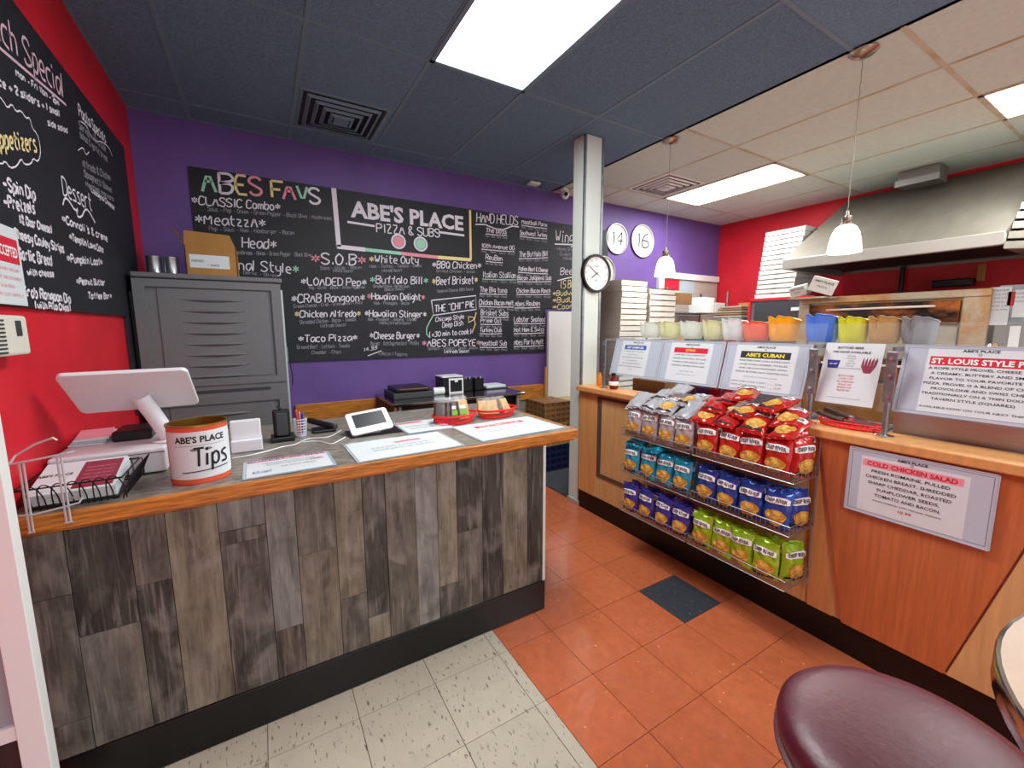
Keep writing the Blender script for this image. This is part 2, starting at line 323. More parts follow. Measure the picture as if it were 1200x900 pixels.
def vent(x0, y0, s, label, m, dirty):
    t = thing('ceiling_vent', label, 'vent', (x0+s/2, y0+s/2, ZC-.02)); cx, cy = x0+s/2, y0+s/2
    part('backing', G().box(cx-s*.42, cx+s*.42, cy-s*.42, cy+s*.42, ZC-.004, ZC-.0035), 'dark', t)
    for k, (q, dz) in enumerate(((.5, 0), (.385, .010), (.30, .016), (.215, .022), (.13, .028))):
        g = G(); a = s*q; b = a-s*(.030 if k else .065); z0 = ZC-.006-dz; z1 = z0+.018
        v = []
        for r_, z in ((a, z0+.012), (b, z0), (b-.004, z0+.002), (a-.006, z1)):
            v += [(cx-r_, cy-r_, z), (cx+r_, cy-r_, z), (cx+r_, cy+r_, z), (cx-r_, cy+r_, z)]
        f = []
        for j in range(4):
            for i in range(4): f.append((j*4+i, j*4+(i+1) % 4, ((j+1) % 4)*4+(i+1) % 4, ((j+1) % 4)*4+i))
        part('louvre', g.add(v, f), m, t)
    part('centre_plate', G().box(cx-s*.08, cx+s*.08, cy-s*.08, cy+s*.08, ZC-.036, ZC-.032), m, t)
vent(.285, 3.0, .595, 'dusty square air vent painted dark in the dark ceiling', 'slatebar', 1)
vent(3.43, 2.83, .57, 'white square air vent in the cream ceiling with grey louvres', 'white', 0)
# chair rail on the purple wall
struct('trim_1', G().box(.2, 2.70, YB-.03, YB-.001, .70, .86), 'oak', bevel=.004)
struct('baseboard_back', G().box(XL, XR, YB-.012, YB-.001, 0, .10), 'rubber')
struct('trim_2', G().box(.2, 2.70, YB-.014, YB-.001, .10, .70), 'pizzag')

# ================================================================== CHALKBOARDS
FB = FR((0, YB-.018, 0), (1, 0, 0), (0, 0, 1))      # back board: a = x, b = z
def B(px, py): p = at(px, py, 'y', YB-.018); return (p.x, p.z)
tb = thing('menu_chalkboard', 'long black chalkboard menu with the large lettered logo on the purple wall', 'menu board', (1.2, YB-.018, 1.217))
part('board_panel', G().box(-.356, 2.72, YB-.018, YB-.002, 1.217, 2.622).box(2.72, 3.62, YB-.018, YB-.002, 1.70, 2.622), 'board', tb)
gc = G()  # mats: 0 white,1 green,2 yellow,3 pink,4 dim
def H(s, x0, y0, x1, y1, h, m=0, **k):
    a0, b0 = B(x0, y0); a1, b1 = B(x1, y1); hh = abs(B(x0, y0)[1]-B(x0, y0-h)[1]); hand(gc, FB, s, a0, b0, a1, b1, hh, m, **k)
def Ln(pts, wpx, m=0):
    P = [B(*p) for p in pts]; x, y = pts[0]; wd = abs(B(x, y)[1]-B(x, y-wpx)[1]); ribbon(gc, FB, P, wd, m)
for ch, x0, x1, y, h, m in (('A', 236, 256, 224, 24, 1), ('B', 257, 277, 226, 23, 0), ('E', 276, 292, 227, 22, 2), ('S', 292, 309, 228, 21, 3), ('F', 318, 335, 231, 19, 2), ('A', 331, 349, 233, 19, 3), ('V', 348, 363, 236, 18, 1), ('S', 362, 377, 238, 18, 0)):
    H(ch, x0, y, x1, y+1.5, h, m, wd=.018, jit=.05, slant=0)
for s, x0, y0, x1, y1, h in (('*CLASSIC Combo*', 224, 239, 329, 247, 10), ('*MeatzzA*', 228, 262, 312, 267, 12), ('Head*', 283, 290, 325, 292, 12), ('nal Style*', 279, 316, 351, 321, 12), ('*LOADED Pep*', 352, 334, 430, 335, 9), ('*CRAB Rangoon*', 341, 355, 428, 353, 10), ('*Chicken Alfredo*', 345, 372, 423, 371, 8), ('*Taco Pizza*', 349, 401, 419, 399, 8), ('*White Outy', 432, 308, 491, 309, 9), ('*Buffalo Bill*', 433, 332, 502, 333, 9), ('*Hawaiian Delight*', 430, 351, 498, 352, 8), ('*Hawaiian Stinger*', 427, 371, 500, 372, 8), ('*Cheese Burger*', 433, 397, 492, 397, 8), ('*BBQ Chicken*', 506, 314, 564, 315, 8), ('*Beef Brisket*', 506, 334, 560, 332, 9), ('*ABES POPEYE*', 494, 406, 563, 405, 8)):
    st = 3 if s in ('*Hawaiian Delight*', '*ABES POPEYE*') else 2 if s in ('*Chicken Alfredo*', '*White Outy', '*Beef Brisket*') else 1 if s in ('nal Style*', '*Buffalo Bill*') else 0
    H(s, x0, y0, x1, y1, h, 0, wd=.0085, starm=st)
H('*S.O.B*', 364, 309, 429, 311, 13, 0, wd=.011, starm=3)
for s, x0, y0, x1, y1, h in (('Saus - Pep - Onion - Green Pepper - Black Olive - Mushrooms', 243, 247, 389, 258, 5), ('Pep - Saus - Ham - Hamburger - Bacon', 245, 270, 345, 275, 5), ('Mushroom - Onion - Green Pepper - Black Olive', 276, 298, 365, 301, 5), ('Garlic - Olives', 285, 321, 325, 325, 4), ('Saus - Onion - Bacon', 375, 316, 424, 315, 4), ('(White Sauce)', 390, 319, 414, 319, 3.5), ('Pep - Garlic - Bacon - Green Pepperoni', 362, 339, 428, 338, 3.5), ('Cream Cheese - Crab - Green Onion - Mozz', 344, 361, 425, 356, 4), ('Shredded Chicken - Bacon - Tomato', 351, 380, 417, 376, 4.5), ('(Alfredo Sauce)', 375, 384, 406, 382, 4), ('Ground Beef - Lettuce - Tomato', 348, 409, 410, 407, 4.5), ('Cheddar - Chips', 365, 415, 400, 414, 4), ('Ham - Turkey - Tomato - Onion', 433, 314, 494, 313, 4), ('(Alfredo Sauce)', 447, 319, 471, 318, 3.5), ('Shredded Chicken - Buffalo Sauce', 437, 337, 480, 337, 3.5), ('(Bleu or Ranch)', 450, 341, 474, 340, 3.5), ('Ham - Pineapple - Bacon', 438, 357, 480, 357, 4), ('Ham - Pineapple - Jalapeno - Cheddar', 431, 376, 489, 376, 4), ('(Honey Sriracha Sauce)', 444, 380, 482, 380, 3.5), ('Burger - Ketchup Mustard - Pickles', 434, 405, 491, 404, 5), ('+ Bacon 1 Topping', 443, 416, 477, 417, 4), ('Grilled Chicken - Onion', 511, 319, 557, 320, 3.5), ('Smoked Cheese BBQ Sauce', 512, 343, 555, 340, 3.5), ('Spinach - Chicken - Onion - Bacon', 501, 410, 560, 409, 3.5)):
    H(s, x0, y0, x1, y1, h, 4, wd=.0042)
Ln([(505.5, 352), (557.5, 346.5), (558, 362.5), (508, 369.5), (505.5, 352)], 1.2)
H('THE "CHI" PIE', 509, 366, 556, 360, 8, 0, wd=.009)
H('Chicago Style', 510, 377, 544, 373, 5, 0, wd=.006); H('Deep Dish', 518, 384, 543, 381, 6, 0, wd=.006); H('(+30 min to cook)', 502, 395, 553, 391, 6, 0, wd=.007); H('(Alfredo Sauce)', 520, 414, 550, 413, 4, 0, wd=.005)
Ln([(508, 369), (504, 376), (500, 384), (500, 392), (504, 396)], 1.1, 1); Ln([(558, 366), (556, 374), (549, 378), (549, 371), (555, 372), (557, 380), (553, 390)], 1.1, 2)
H('HAND HELDS', 558, 260, 607, 264, 11, 0, wd=.009); Ln([(557, 263), (568, 263), (580, 268), (590, 269), (600, 265), (608, 266)], 1.4)
for s, x0, y0, x1, y1, h in (('The Boss', 569, 272, 594, 274, 5), ('10th Avenue OG', 564, 290, 603, 293, 5), ('ReuBen', 569, 304, 589, 306, 6), ('Italian Stallion', 565, 325, 605, 326, 7), ('The Big tuna', 562, 342, 594, 343, 6), ('Chicken Bacon Melt', 561, 357, 602, 358, 6), ('Brisket Subs', 563, 369, 596, 370, 6), ('Prime Out', 563, 378, 588, 378, 5), ('Turkey Club', 562, 389, 588, 389, 5), ('Meatball Sub', 562, 405, 594, 405, 6), ('Meatball Parm', 611, 262, 641, 266, 5), ('Southwest Turkey', 609, 275, 641, 278, 5), ('The Buffalo Bill', 608, 301, 642, 300, 6), ('Italian Beef & Cheese', 607, 317, 642, 319, 5), ('Bacon Jalapeno Sub', 606, 328, 646, 328, 5), ('Chicken Bacon Ranch', 605, 343, 645, 343, 5), ('Abes Reuben', 603, 359, 633, 358, 6), ('Lobster Seafood', 602, 377, 639, 377, 6), ('Hot Ham & Swiss', 602, 389, 638, 388, 5), ('Abes Party Melt', 602, 404, 637, 403, 6)):
    H(s, x0, y0, x1, y1, h, 0, wd=.0065); Ln([(x0, y0+2), ((x0+x1)/2, (y0+y1)/2+2.4), (x1, y1+2)], .9, 1 if s == 'Italian Stallion' else 0)
    H('Mozz - Onion - Sauce - Bread', x0, y0+5.5, x1, y1+6, 2.6, 4, wd=.0035)
H('Wings', 650, 284, 678, 285, 14, 0, wd=.009); Ln([(650, 286), (680, 287)], 1.5)
H('-Honey Sriracha', 651, 293, 680, 295, 4, 4, wd=.005); H('-Sweet Chili', 653, 299, 680, 301, 4, 4, wd=.005); H('-Honey', 658, 304, 672, 305, 4, 4, wd=.005)
H('Beer', 656, 322, 676, 321, 8, 0, wd=.007); Ln([(653, 329), (664, 326), (680, 323)], 1.2); H('(5 Bottles)', 656, 338, 690, 336, 9, 2, wd=.008)
H('*Budweiser', 647, 347, 686, 345, 6, 2, wd=.007); H('*BudLight', 647, 355, 686, 353, 6, 2, wd=.007); H('*Coors', 647, 363, 676, 361, 6, 2, wd=.007)
H('14.99', 426, 412, 442, 409, 4, 0, wd=.005); Ln([(431, 417), (447, 411)], 1)
part('chalk_lettering', gc, ['chalk', 'cgreen', 'cyellow', 'cpink', 'cdim'], tb)
gc = G()
Ln([(391, 220.5), (397, 289)], 5.5); Ln([(395, 289), (428, 292.5)], 5); Ln([(428, 292.5), (470, 297)], 4, 1); Ln([(470, 297), (513, 301.5)], 4, 3); Ln([(513, 301.5), (552, 304.5)], 4, 2)
P0 = B(549.5, 246); P1 = B(552.5, 304.5); gc.fbox(FB, P0[0], P0[0]+.022, P1[1], P0[1], .0012, .002, 2)
a0, b0 = B(411, 253.5); a1, b1 = B(543, 270); hb = .125
v, f, tw = text2d("ABE'S PLACE", .035); sc = (a1-a0)/tw
gc.add([FB(a0+x*sc, b0+(b1-b0)*(x/tw)+y*hb/.7, .002) for x, y in v], f, 0)
H('PIZZA & SUBS', 441, 272, 516, 278, 10, 0, wd=.010, slant=0, jit=.04)
Ln([(407, 260), (439, 265)], 2.6); Ln([(514, 272), (544, 276)], 2.6)
for cx, cy, rr, m in ((467, 283, .066, 0), (493, 286, .066, 0)):
    a, b = B(cx, cy)
    for r_, mm, c_ in ((rr, 4 if False else 0, .0014), (rr*.7, 3 if cx < 480 else 1, .0018)):
        n = 24; gc.add([FB(a+r_*math.cos(2*math.pi*i/n), b+r_*math.sin(2*math.pi*i/n), c_) for i in range(n)], [tuple(range(n))], mm)
    ribbon(gc, FB, [(a+rr*.72*math.cos(.26*i), b+rr*.72*math.sin(.26*i)) for i in range(25)], .006, 4, c=.0022)
part('logo_lettering', gc, ['chalk', 'cgreen', 'cyellow', 'cpink', 'cdim'], tb, label='large white logo lettering with a framed border')

FL = FR((XL+.018, 0, 0), (0, 1, 0), (0, 0, 1))
def B(px, py): p = at(px, py, 'x', XL+.018); return (p.y, p.z)
FB_ = FB; FB = FL
t2 = thing('menu_chalkboard', 'black chalkboard menu on the red wall, with the cloud outline and Lunch Special heading', 'menu board', (XL+.018, 2.4, 1.557))
part('board_panel', G().box(XL+.002, XL+.018, 1.0, 3.149, 1.557, 2.585).box(XL+.002, XL+.018, 3.149, 3.55, 1.0, 2.585), 'board', t2)
gc = G()
H('Lunch Special', -40, 12, 76, 116, 36, 5, wd=.010, jit=.2); Ln([(-30, 31), (77, 123)], 4, 5)
for s, x0, y0, x1, y1, h, m, wd in (('Mon - Fri 11am - 2pm', 18, 88, 69, 124, 7, 0, .006), ('1 slice + 2 sliders + 1 small', -20, 90, 70, 137, 9, 0, .007), ('side salad', 55, 146, 79, 156, 6, 0, .006),
   ('Appetizers', -8, 172, 43, 177, 20, 2, .009), ('~Spin Dip', 3, 221, 42, 235, 14, 0, .009), ('~Pretzels', 4, 242, 41, 250, 13, 0, .009), ('(& Beer Cheese)', 22, 261, 61, 273, 9, 0, .008), ('~Cheesy Cauley Strips', 12, 277, 75, 296, 11, 0, .008), ('~Garlic Bread', 16, 302, 61, 311, 13, 0, .009), ('with cheese', 31, 322, 63, 324, 7, 0, .008), ('~Crab Rangoon Dip', 21, 346, 83, 355, 12, 0, .009), ('(with Pita Chips)', 40, 361, 83, 364, 8, 0, .008),
   ('Dessert', 73, 228, 108, 247, 20, 0, .008), ("*Cannoli's & creme", 72, 260, 126, 283, 9, 0, .008), ('*Temptin Lava Cake', 81, 281, 121, 296, 8, 0, .008), ('*Pumpkin Loaf*', 78, 307, 120, 311, 9, 0, .008), ('*Peanut Butter', 89, 333, 123, 334, 7, 0, .008), ('Toffee Bar*', 103, 350, 131, 350, 7, 0, .008),
   ('Pasta Specials', 92, 135, 124, 168, 12, 0, .008), ('Served with a side', 92, 150, 124, 178, 8, 4, .007), ('salad & garlic bread', 93, 160, 126, 190, 7, 4, .007), ('Alfredo & Chicken', 96, 195, 130, 212, 8, 4, .007), ('Spaghetti Baked', 98, 206, 131, 226, 7, 4, .007), ('Meatball Marinara', 100, 218, 133, 236, 6, 4, .007), ('Lasagna Cheese', 106, 224, 134, 246, 6, 0, .006)):
    H(s, x0, y0, x1, y1, h, m, wd=wd, jit=.18)
cl = [(-6, 108), (3, 118), (8, 127), (13, 121), (18, 131), (24, 129), (30, 139), (34, 137), (37, 150), (43, 157), (46, 168), (47, 180), (44, 190), (38, 185), (36, 192), (28, 193), (24, 185), (19, 195), (11, 197), (5, 188), (1, 193), (-8, 186)]
Ln(smooth2(cl), 1.8)
Ln(smooth2([(73, 240), (75, 232), (79, 233), (88, 248), (91, 243), (89, 253), (95, 255), (99, 245), (103, 246), (111, 261)]), 2.5); Ln(smooth2([(94, 142), (101, 147), (106, 160), (113, 166), (117, 165), (127, 172), (131, 183)]), 1.2); Ln(smooth2([(91, 176), (97, 172), (100, 182), (104, 178)]), 1.2)
part('chalk_lettering', gc, ['chalk', 'cgreen', 'cyellow', 'cpink', 'cdim', mat('pale_pink_chalk', 'd9b8c4', .9)], t2)
FB = FB_

# ================================================================== LEFT COUNTER
YF = 1.685; CX1 = 1.195
tc_ = thing('order_counter', 'order counter clad in weathered grey planks with an oak edged top', 'counter', (.3, 2.1, 0))
part('countertop', G().box(XL+.002, 1.372, 1.675, 2.64, .918, .958), 'lam', tc_, label='grey laminate top')
part('edge_band', G().box(XL+.002, 1.387, 1.655, 1.675, .912, .961).box(1.372, 1.387, 1.675, 2.64, .912, .961).box(XL+.002, 1.372, 1.672, 1.69, .900, .918), 'oak', tc_, bevel=.004)
part('body', G().box(XL+.002, CX1-.01, YF+.014, 2.60, .10, .915), 'darkgrey', tc_)
part('kick_board', G().box(XL+.002, CX1+.003, YF-.006, YF+.013, .001, .165).box(CX1-.012, CX1+.003, YF+.013, 2.6, .001, .165), 'rubber', tc_, bevel=.004)
part('corner_trim', G().box(CX1-.012, CX1+.004, YF-.004, YF+.012, .165, .912), 'alumw', tc_, label='pale metal corner strip')
part('end_panel', G().box(CX1-.012, CX1, YF+.013, 2.6, .165, .912), 'alumw', tc_)
def PX(px, py): p = at(px, py, 'y', YF); return p.x, p.z
jx = [XL+.003]+[PX(*q)[0] for q in ((90, 730), (167, 745), (210, 750), (266, 715), (319, 700), (353, 695), (398, 690), (430, 690), (456, 690), (490, 690), (515, 680), (537, 670), (566, 660), (590, 650), (618, 640))]+[CX1-.012]
cuts = {0: [(33, 708), (60, 855)], 1: [(120, 740)], 2: [(178, 683)], 4: [(285, 619), (287, 634)], 5: [(330, 738)], 6: [(370, 647)], 7: [(410, 700)], 8: [(440, 722)], 9: [], 11: [(522, 686)], 12: [(548, 622)]}
pm = {0: [0, 0, 0], 1: [0, 1], 2: [1, 0], 3: [2], 4: [1, 0, 3], 5: [4, 3], 6: [2, 0], 7: [0, 2], 8: [2, 1], 9: [0], 10: [3], 11: [1, 2], 12: [0, 1], 13: [1], 14: [2], 15: [1]}
for i in range(len(jx)-1):
    zz = [.166]+sorted(PX(*q)[1] for q in cuts.get(i, []))+[.911]
    for k in range(len(zz)-1):
        d = random.uniform(0, .004)
        part('plank', G().box(jx[i]+.0008, jx[i+1]-.0008, YF-d, YF+.012, zz[k]+.0006, zz[k+1]-.0006), PL[pm[i][k % len(pm[i])]], tc_, bevel=.0012)

# ================================================================== RIGHT COUNTER
XF = 2.19
tr = thing('service_counter', 'long maple counter with angled reddish panels along the kitchen', 'counter', (2.25, 1.2, 0))
part('countertop', G().box(2.15, 2.36, -1.2, 2.61, .985, 1.025), 'maple', tr, bevel=.006)
part('body', G().box(XF, 2.34, -1.2, 2.60, .155, .984), 'maple2', tr)
part('kick_board', G().box(XF+.008, 2.33, -1.2, 2.60, .001, .155), 'rubber', tr)
part('base_trim', G().box(XF-.004, XF+.007, -1.2, .40, .150, .160), 'chrome', tr)
def PR(px, py): p = at(px, py, 'x', 2.172); return -p.y, p.z
FRR = FR((2.172, 0, 0), (0, -1, 0), (0, 0, 1))
part('angled_panel', G().prism([(-.887, .983), (-.735, .155), (-.40, .155), (-.20, .983)], FRR, -.017, 0), 'cherry', tr, bevel=.002, label='reddish cherry trapezoid panel')
part('angled_panel', G().prism([(-.194, .983), (-.394, .155), (.2, .155), (.4, .983)], FRR, -.017, -.004), 'maple2', tr, bevel=.002, label='pale maple panel')
part('angled_panel', G().prism([(-.92, .983), (-.88, .155), (-.775, .155), (-.887-.012, .983)], FRR, -.017, -.012), 'maple', tr)
g = G().box(XF-.006, XF, 2.345, 2.385, .33, .965).box(XF-.006, XF, 1.45, 2.345, .33, .36).box(XF-.006, XF, 1.45, 2.345, .945, .965)
part('inlay_strip', g, 'stripe', tr)
part('end_stile', G().box(XF-.004, XF, 2.40, 2.60, .155, .984), 'maple', tr)
# pillar
tp = thing('pillar', 'square pale metal-clad pillar between counter and purple wall', 'pillar', (2.3, 2.68, 0))
part('core', G().box(2.215, 2.395, 2.622, 2.755, 0, ZC), 'alum', tp)
part('cover_panel', G().box(2.208, 2.222, 2.630, 2.752, .03, ZC-.005), 'alumw', tp, bevel=.002)
part('cover_panel', G().box(2.225, 2.372, 2.612, 2.624, .03, ZC-.005), 'alumw', tp, bevel=.002)
part('edge_strip', G().box(2.205, 2.218, 2.612, 2.629, .03, ZC-.005).box(2.376, 2.398, 2.612, 2.624, .03, ZC-.005), 'galv', tp)
part('base_shoe', G().box(2.198, 2.40, 2.607, 2.76, 0, .035), 'alum', tp, bevel=.004)
# half-height pass wall kept low behind the counter: stainless prep unit
tt = thing('prep_unit', 'stainless steel prep unit behind the glass guard', 'prep table', (2.7, 1, 0))
part('steel_body', G().box(2.375, 3.05, -1.1, 2.45, .05, .90), 'steel', tt)
part('steel_top', G().box(2.37, 3.07, -1.1, 2.60, .90, .93), 'steel', tt, bevel=.004)
part('raised_hood', G().box(2.39, 2.42, -1.1, .70, .93, 1.20).box(2.42, 2.75, -1.1, .70, 1.12, 1.16), 'steel', tt, bevel=.004)
for y0 in (1.0, 1.35, 1.7, 2.05): part('pan_lid', G().box(2.48, 2.95, y0-.15, y0+.15, .93, .95), 'darkgrey', tt, bevel=.004)
# sneeze guard
ts = thing('sneeze_guard', 'clear glass sneeze guard on grey metal posts along the counter', 'glass guard', (2.3, 1.2, 1.025))
nrm = Vector((.07, 0, .27)).normalized()
FS = lambda y: FR((2.262, y, 1.135), (0, -1, 0), nrm)
for (a, b) in ((2.36, 1.47), (1.45, .98), (.95, .70), (.66, -1.0)):
    part('glass_panel', G().fbox(FS(a), 0, a-b, -.01, .385, -.022, -.016), 'glass', ts)
part('glass_shelf', G().box(2.372, 2.56, -1.0, 2.40, 1.402, 1.410), 'glass', ts)
for y in (.972, .683, 2.39, -.6):
    g = G().cyl((2.246, y, 1.029), (2.246, y, 1.20), .011, 12)
    p = part('post', g, 'galv', ts, smooth=True)
    part('flange', G().lathe([(.034, 0), (.034, .004), (.016, .008)], (2.246, y, 1.0255), 24), 'chrome', p, smooth=True)
    part('clamp_plate', G().box(2.236, 2.244, y-.019, y+.019, 1.17, 1.385).box(2.244, 2.256, y-.012, y+.012, 1.17, 1.385), 'galv', p, bevel=.005)
    for z in (1.20, 1.285, 1.355): part('bolt', G().cyl((2.229, y, z), (2.236, y, z), .007, 12), 'chrome', p, smooth=True)
    part('shelf_bracket', G().box(2.25, 2.56, y-.006, y+.006, 1.385, 1.401), 'galv', p)

# ================================================================== SIGNS ON THE GLASS
def sign(label, cat, fr, w, h, base, lines, thick=.003, bands=(), insert=None, name='menu_sign', holder='holder'):
    o0 = fr(w/2, 0, 0)
    t = thing(name, label, cat, o0)
    part('sheet', G().fbox(fr, 0, w, 0, h, 0, thick), base, t)
    z = thick+.0004
    if holder == 'holder': 
        g = G(); e = .012
        for q in ((0, w, 0, .003), (0, w, h-.003, h), (0, .003, 0, h), (w-.003, w, 0, h)): g.fbox(fr, *q, thick, thick+.002)
        g2 = G()
        for q in ((e, w-e, e, e+.0015), (e, w-e, h-e-.0015, h-e), (e, e+.0015, e, h-e), (w-e-.0015, w-e, e, h-e)): g2.fbox(fr, *q, thick, thick+.0006)
        part('rim', g, 'holder', t); part('crease', g2, 'inkgrey', t)
    if insert: part('paper', G().fbox(fr, insert[0], insert[1], insert[2], insert[3], thick, z), 'paper', t)
    for (a0, a1, b0_, b1_, m) in bands: part('colour_band', G().fbox(fr, a0, a1, b0_, b1_, z, z+.0004), m, t)
    bym = {}
    for (s, a, b, hh, m, *rest) in lines:
        wd = rest[0] if rest else None; bd = rest[1] if len(rest) > 1 else 0; sh = rest[2] if len(rest) > 2 else 0
        text(bym.setdefault(m, G()), fr, s, a, b, hh, w=wd, bold=bd, shear=sh, c=z+.0012)
    for m, g in bym.items(): part('lettering', g, m, t)
    return t
def logo(w, y, h=.012): return [("ABE'S PLACE", w/2, y, h*.8, 'ink', w*.22, .02), ('O', w/2, y-h*1.1, h*.8, 'inkgrey', None, .03)]
sign('menu sign headed APP SAMPLER in a blue band, leftmost on the glass guard', 'sign', FS(2.345), .44, .275, 'holder', logo(.44, .245)+[('APP SAMPLER', .20, .206, .015, 'inkwht', .16, .02)]+[(s, .19, .18-.022*i, .008, 'inkgrey', wd) for i, (s, wd) in enumerate((('2 CHEESE STICKS, 3 TOASTED', .19), ('RAVIOLI, 3', .09), ('JALAPENO POPPERS', .20), ('5 WINGS', .10), ('OR 5 BONELESS WINGS', .17), ('SERVED WITH RANCH OR MARINARA', .22), ('17.99', .04)))], bands=[(.10, .30, .198, .230, 'inkblue')], insert=(.07, .33, .012, .262))
sign('menu sign with a plain red band, between the blue-band and the black-band signs', 'sign', FS(1.90), .435, .275, 'holder', logo(.435, .245)+[('GYRO', .21, .206, .015, 'inkyel', .07, .02)]+[(s, .21, .178-.023*i, .009, 'ink', wd) for i, (s, wd) in enumerate((('LAMB MEAT ON A WARM PITA', .22), ('TOPPED WITH FETA, LETTUCE', .24), ('TOMATO, RED ONION AND', .23), ('TZATZIKI. SERVED WITH CHIPS', .24)))]+[(s, .21, .075-.02*i, .006, 'inkgrey', wd) for i, (s, wd) in enumerate((('ADD FRIES 2.50', .1), ('GYRO PLATTER 12.99', .14)))], bands=[(.09, .33, .196, .229, 'inkred')], insert=(.06, .36, .012, .262))
sign("menu sign reading ABE'S CUBAN in yellow on a black band", 'sign', FS(1.455), .44, .275, 'holder', logo(.44, .245)+[("ABE'S CUBAN", .22, .197, .019, 'inkyel', .20, .03)]+[(s, .22, .170-.021*i, .0085, 'ink', wd) for i, (s, wd) in enumerate((('ROASTED PORK LOIN, SLICED HAM', .26), ('AND SWISS CHEESE. PICKLES', .25), ('AND YELLOW MUSTARD, WITH', .25), ('GARLIC BUTTER ON A TOASTED ROLL', .28)))]+[('ADD A SIDE OF CHIPS AND A DRINK', .22, .082, .005, 'inkgrey', .18), ('HALF SUB WITH CHIPS ......... 8.99', .2, .052, .008, 'inkgrey', .27), ('WHOLE SUB WITH CHIPS ........ 12.99', .2, .032, .008, 'inkgrey', .27)], bands=[(.09, .35, .188, .226, 'inkblk')], insert=(.06, .38, .012, .262))
cr = [(.235, .20), (.24, .158), (.275, .158)]
t = sign('white beer list card between the two metal posts', 'sign', FS(.96), .222, .285, 'paper', [('BOTTLED BEER', .10, .258, .010, 'ink', .10, .01), ('WE HAVE AVAILABLE', .105, .238, .010, 'ink', .145, .01), ('BUD LIGHT', .045, .182, .007, 'inkwht', .03, .02)]+[(s, .11, .222-.0115*i, .006, 'inkgrey', wd) for i, (s, wd) in enumerate((('BUDWEISER', .03), ('MICHELOB', .035), ('COORS', .02), ('MILLER LITE', .035), ('BUSCH LIGHT', .03), ('STELLA ARTOIS, CORONA, BLUE MOON', .11)))]+[(s, .105, .128-.0135*i, .008, 'inkred', wd) for i, (s, wd) in enumerate((('BUCKET OF BEER', .06), ('5 FOR 17.99', .05), ('ANY COMBINATION', .065), ('SINGLE 3.99', .05), ('SINGLE 4.49', .055), ('PLEASE ASK', .05)))]+[('PLEASE DRINK RESPONSIBLY AND TIP YOUR SERVER', .11, .026, .004, 'inkgrey', .13)], holder=None, thick=.002)
g = G(); g.prism([(.024, .165), (.064, .165), (.070, .203), (.018, .203)], FS(.96), .0024, .003); part('blue_bucket_print', g, 'inknavy', t)
g = G(); g.prism([(.165, .150), (.190, .150), (.205, .185), (.150, .185)], FS(.96), .0024, .003, 0)
for k in range(5): g.prism([(.152+k*.011, .186), (.161+k*.011, .186), (.160+k*.012, .205), (.158+k*.012, .222), (.154+k*.011, .205)], FS(.96), .0024, .003, 0)
part('red_bucket_print', g, mat('dark_red_print', '8e2a45', .5), t)
sign('large menu sign headed ST. LOUIS STYLE PIZZA in a red band', 'sign', FS(.672), .435, .285, 'holder', logo(.44, .26)+[('ST. LOUIS STYLE PIZZA', .245, .212, .020, 'inkwht', .31, .03)]+[(s, a, .188-.0205*i, .0095, 'ink', wd, .006) for i, (s, wd, a) in enumerate((('A ROPE STYLE PROVEL CHEESE CREATES', .32, .245), ('A CREAMY, BUTTERY AND SMOKEY', .29, .24), ("FLAVOR TO YOUR FAVORITE ABE'S", .29, .24), ('PIZZA. PROVEL IS A BLEND OF CHEDDAR,', .33, .245), ('PROVOLONE AND SWISS CHEESE', .27, .24), ('TRADITIONALLY ON A THIN DOUGH CUT', .33, .245), ('TAVERN STYLE (SQUARES)', .22, .22)))]+[('AVAILABLE NOW ON YOUR NEXT THIN PIZZA!', .245, .032, .008, 'ink', .33, 0, .15)], bands=[(.085, .405, .205, .240, 'inkred')], insert=(.075, .425, .012, .272))
FC = FR((2.160, .764, .697), (0, -1, 0), (0, 0, 1))
sign('clear-sleeved sign for COLD CHICKEN SALAD on the front of the maple counter', 'sign', FC, .434, .280, 'holder', logo(.41, .254)+[('COLD CHICKEN SALAD', .20, .215, .017, 'inkred', .27, .03)]+[(s, .20, .187-.025*i, .012, 'ink', wd, .006) for i, (s, wd) in enumerate((('FRESH ROMAINE, PULLED', .235), ('CHICKEN BREAST, SHREDDED', .27), ('SHARP CHEDDAR, ROASTED', .25), ('SUNFLOWER SEEDS,', .19), ('TOMATO AND BACON.', .20)))]+[('WE RECOMMEND WITH ORIGINAL DRESSING', .20, .066, .006, 'ink', .21), ('10.99', .20, .044, .011, 'inkred', .04, .01)], bands=[(.05, .35, .209, .238, 'inkpink')], insert=(.045, .365, .012, .25))

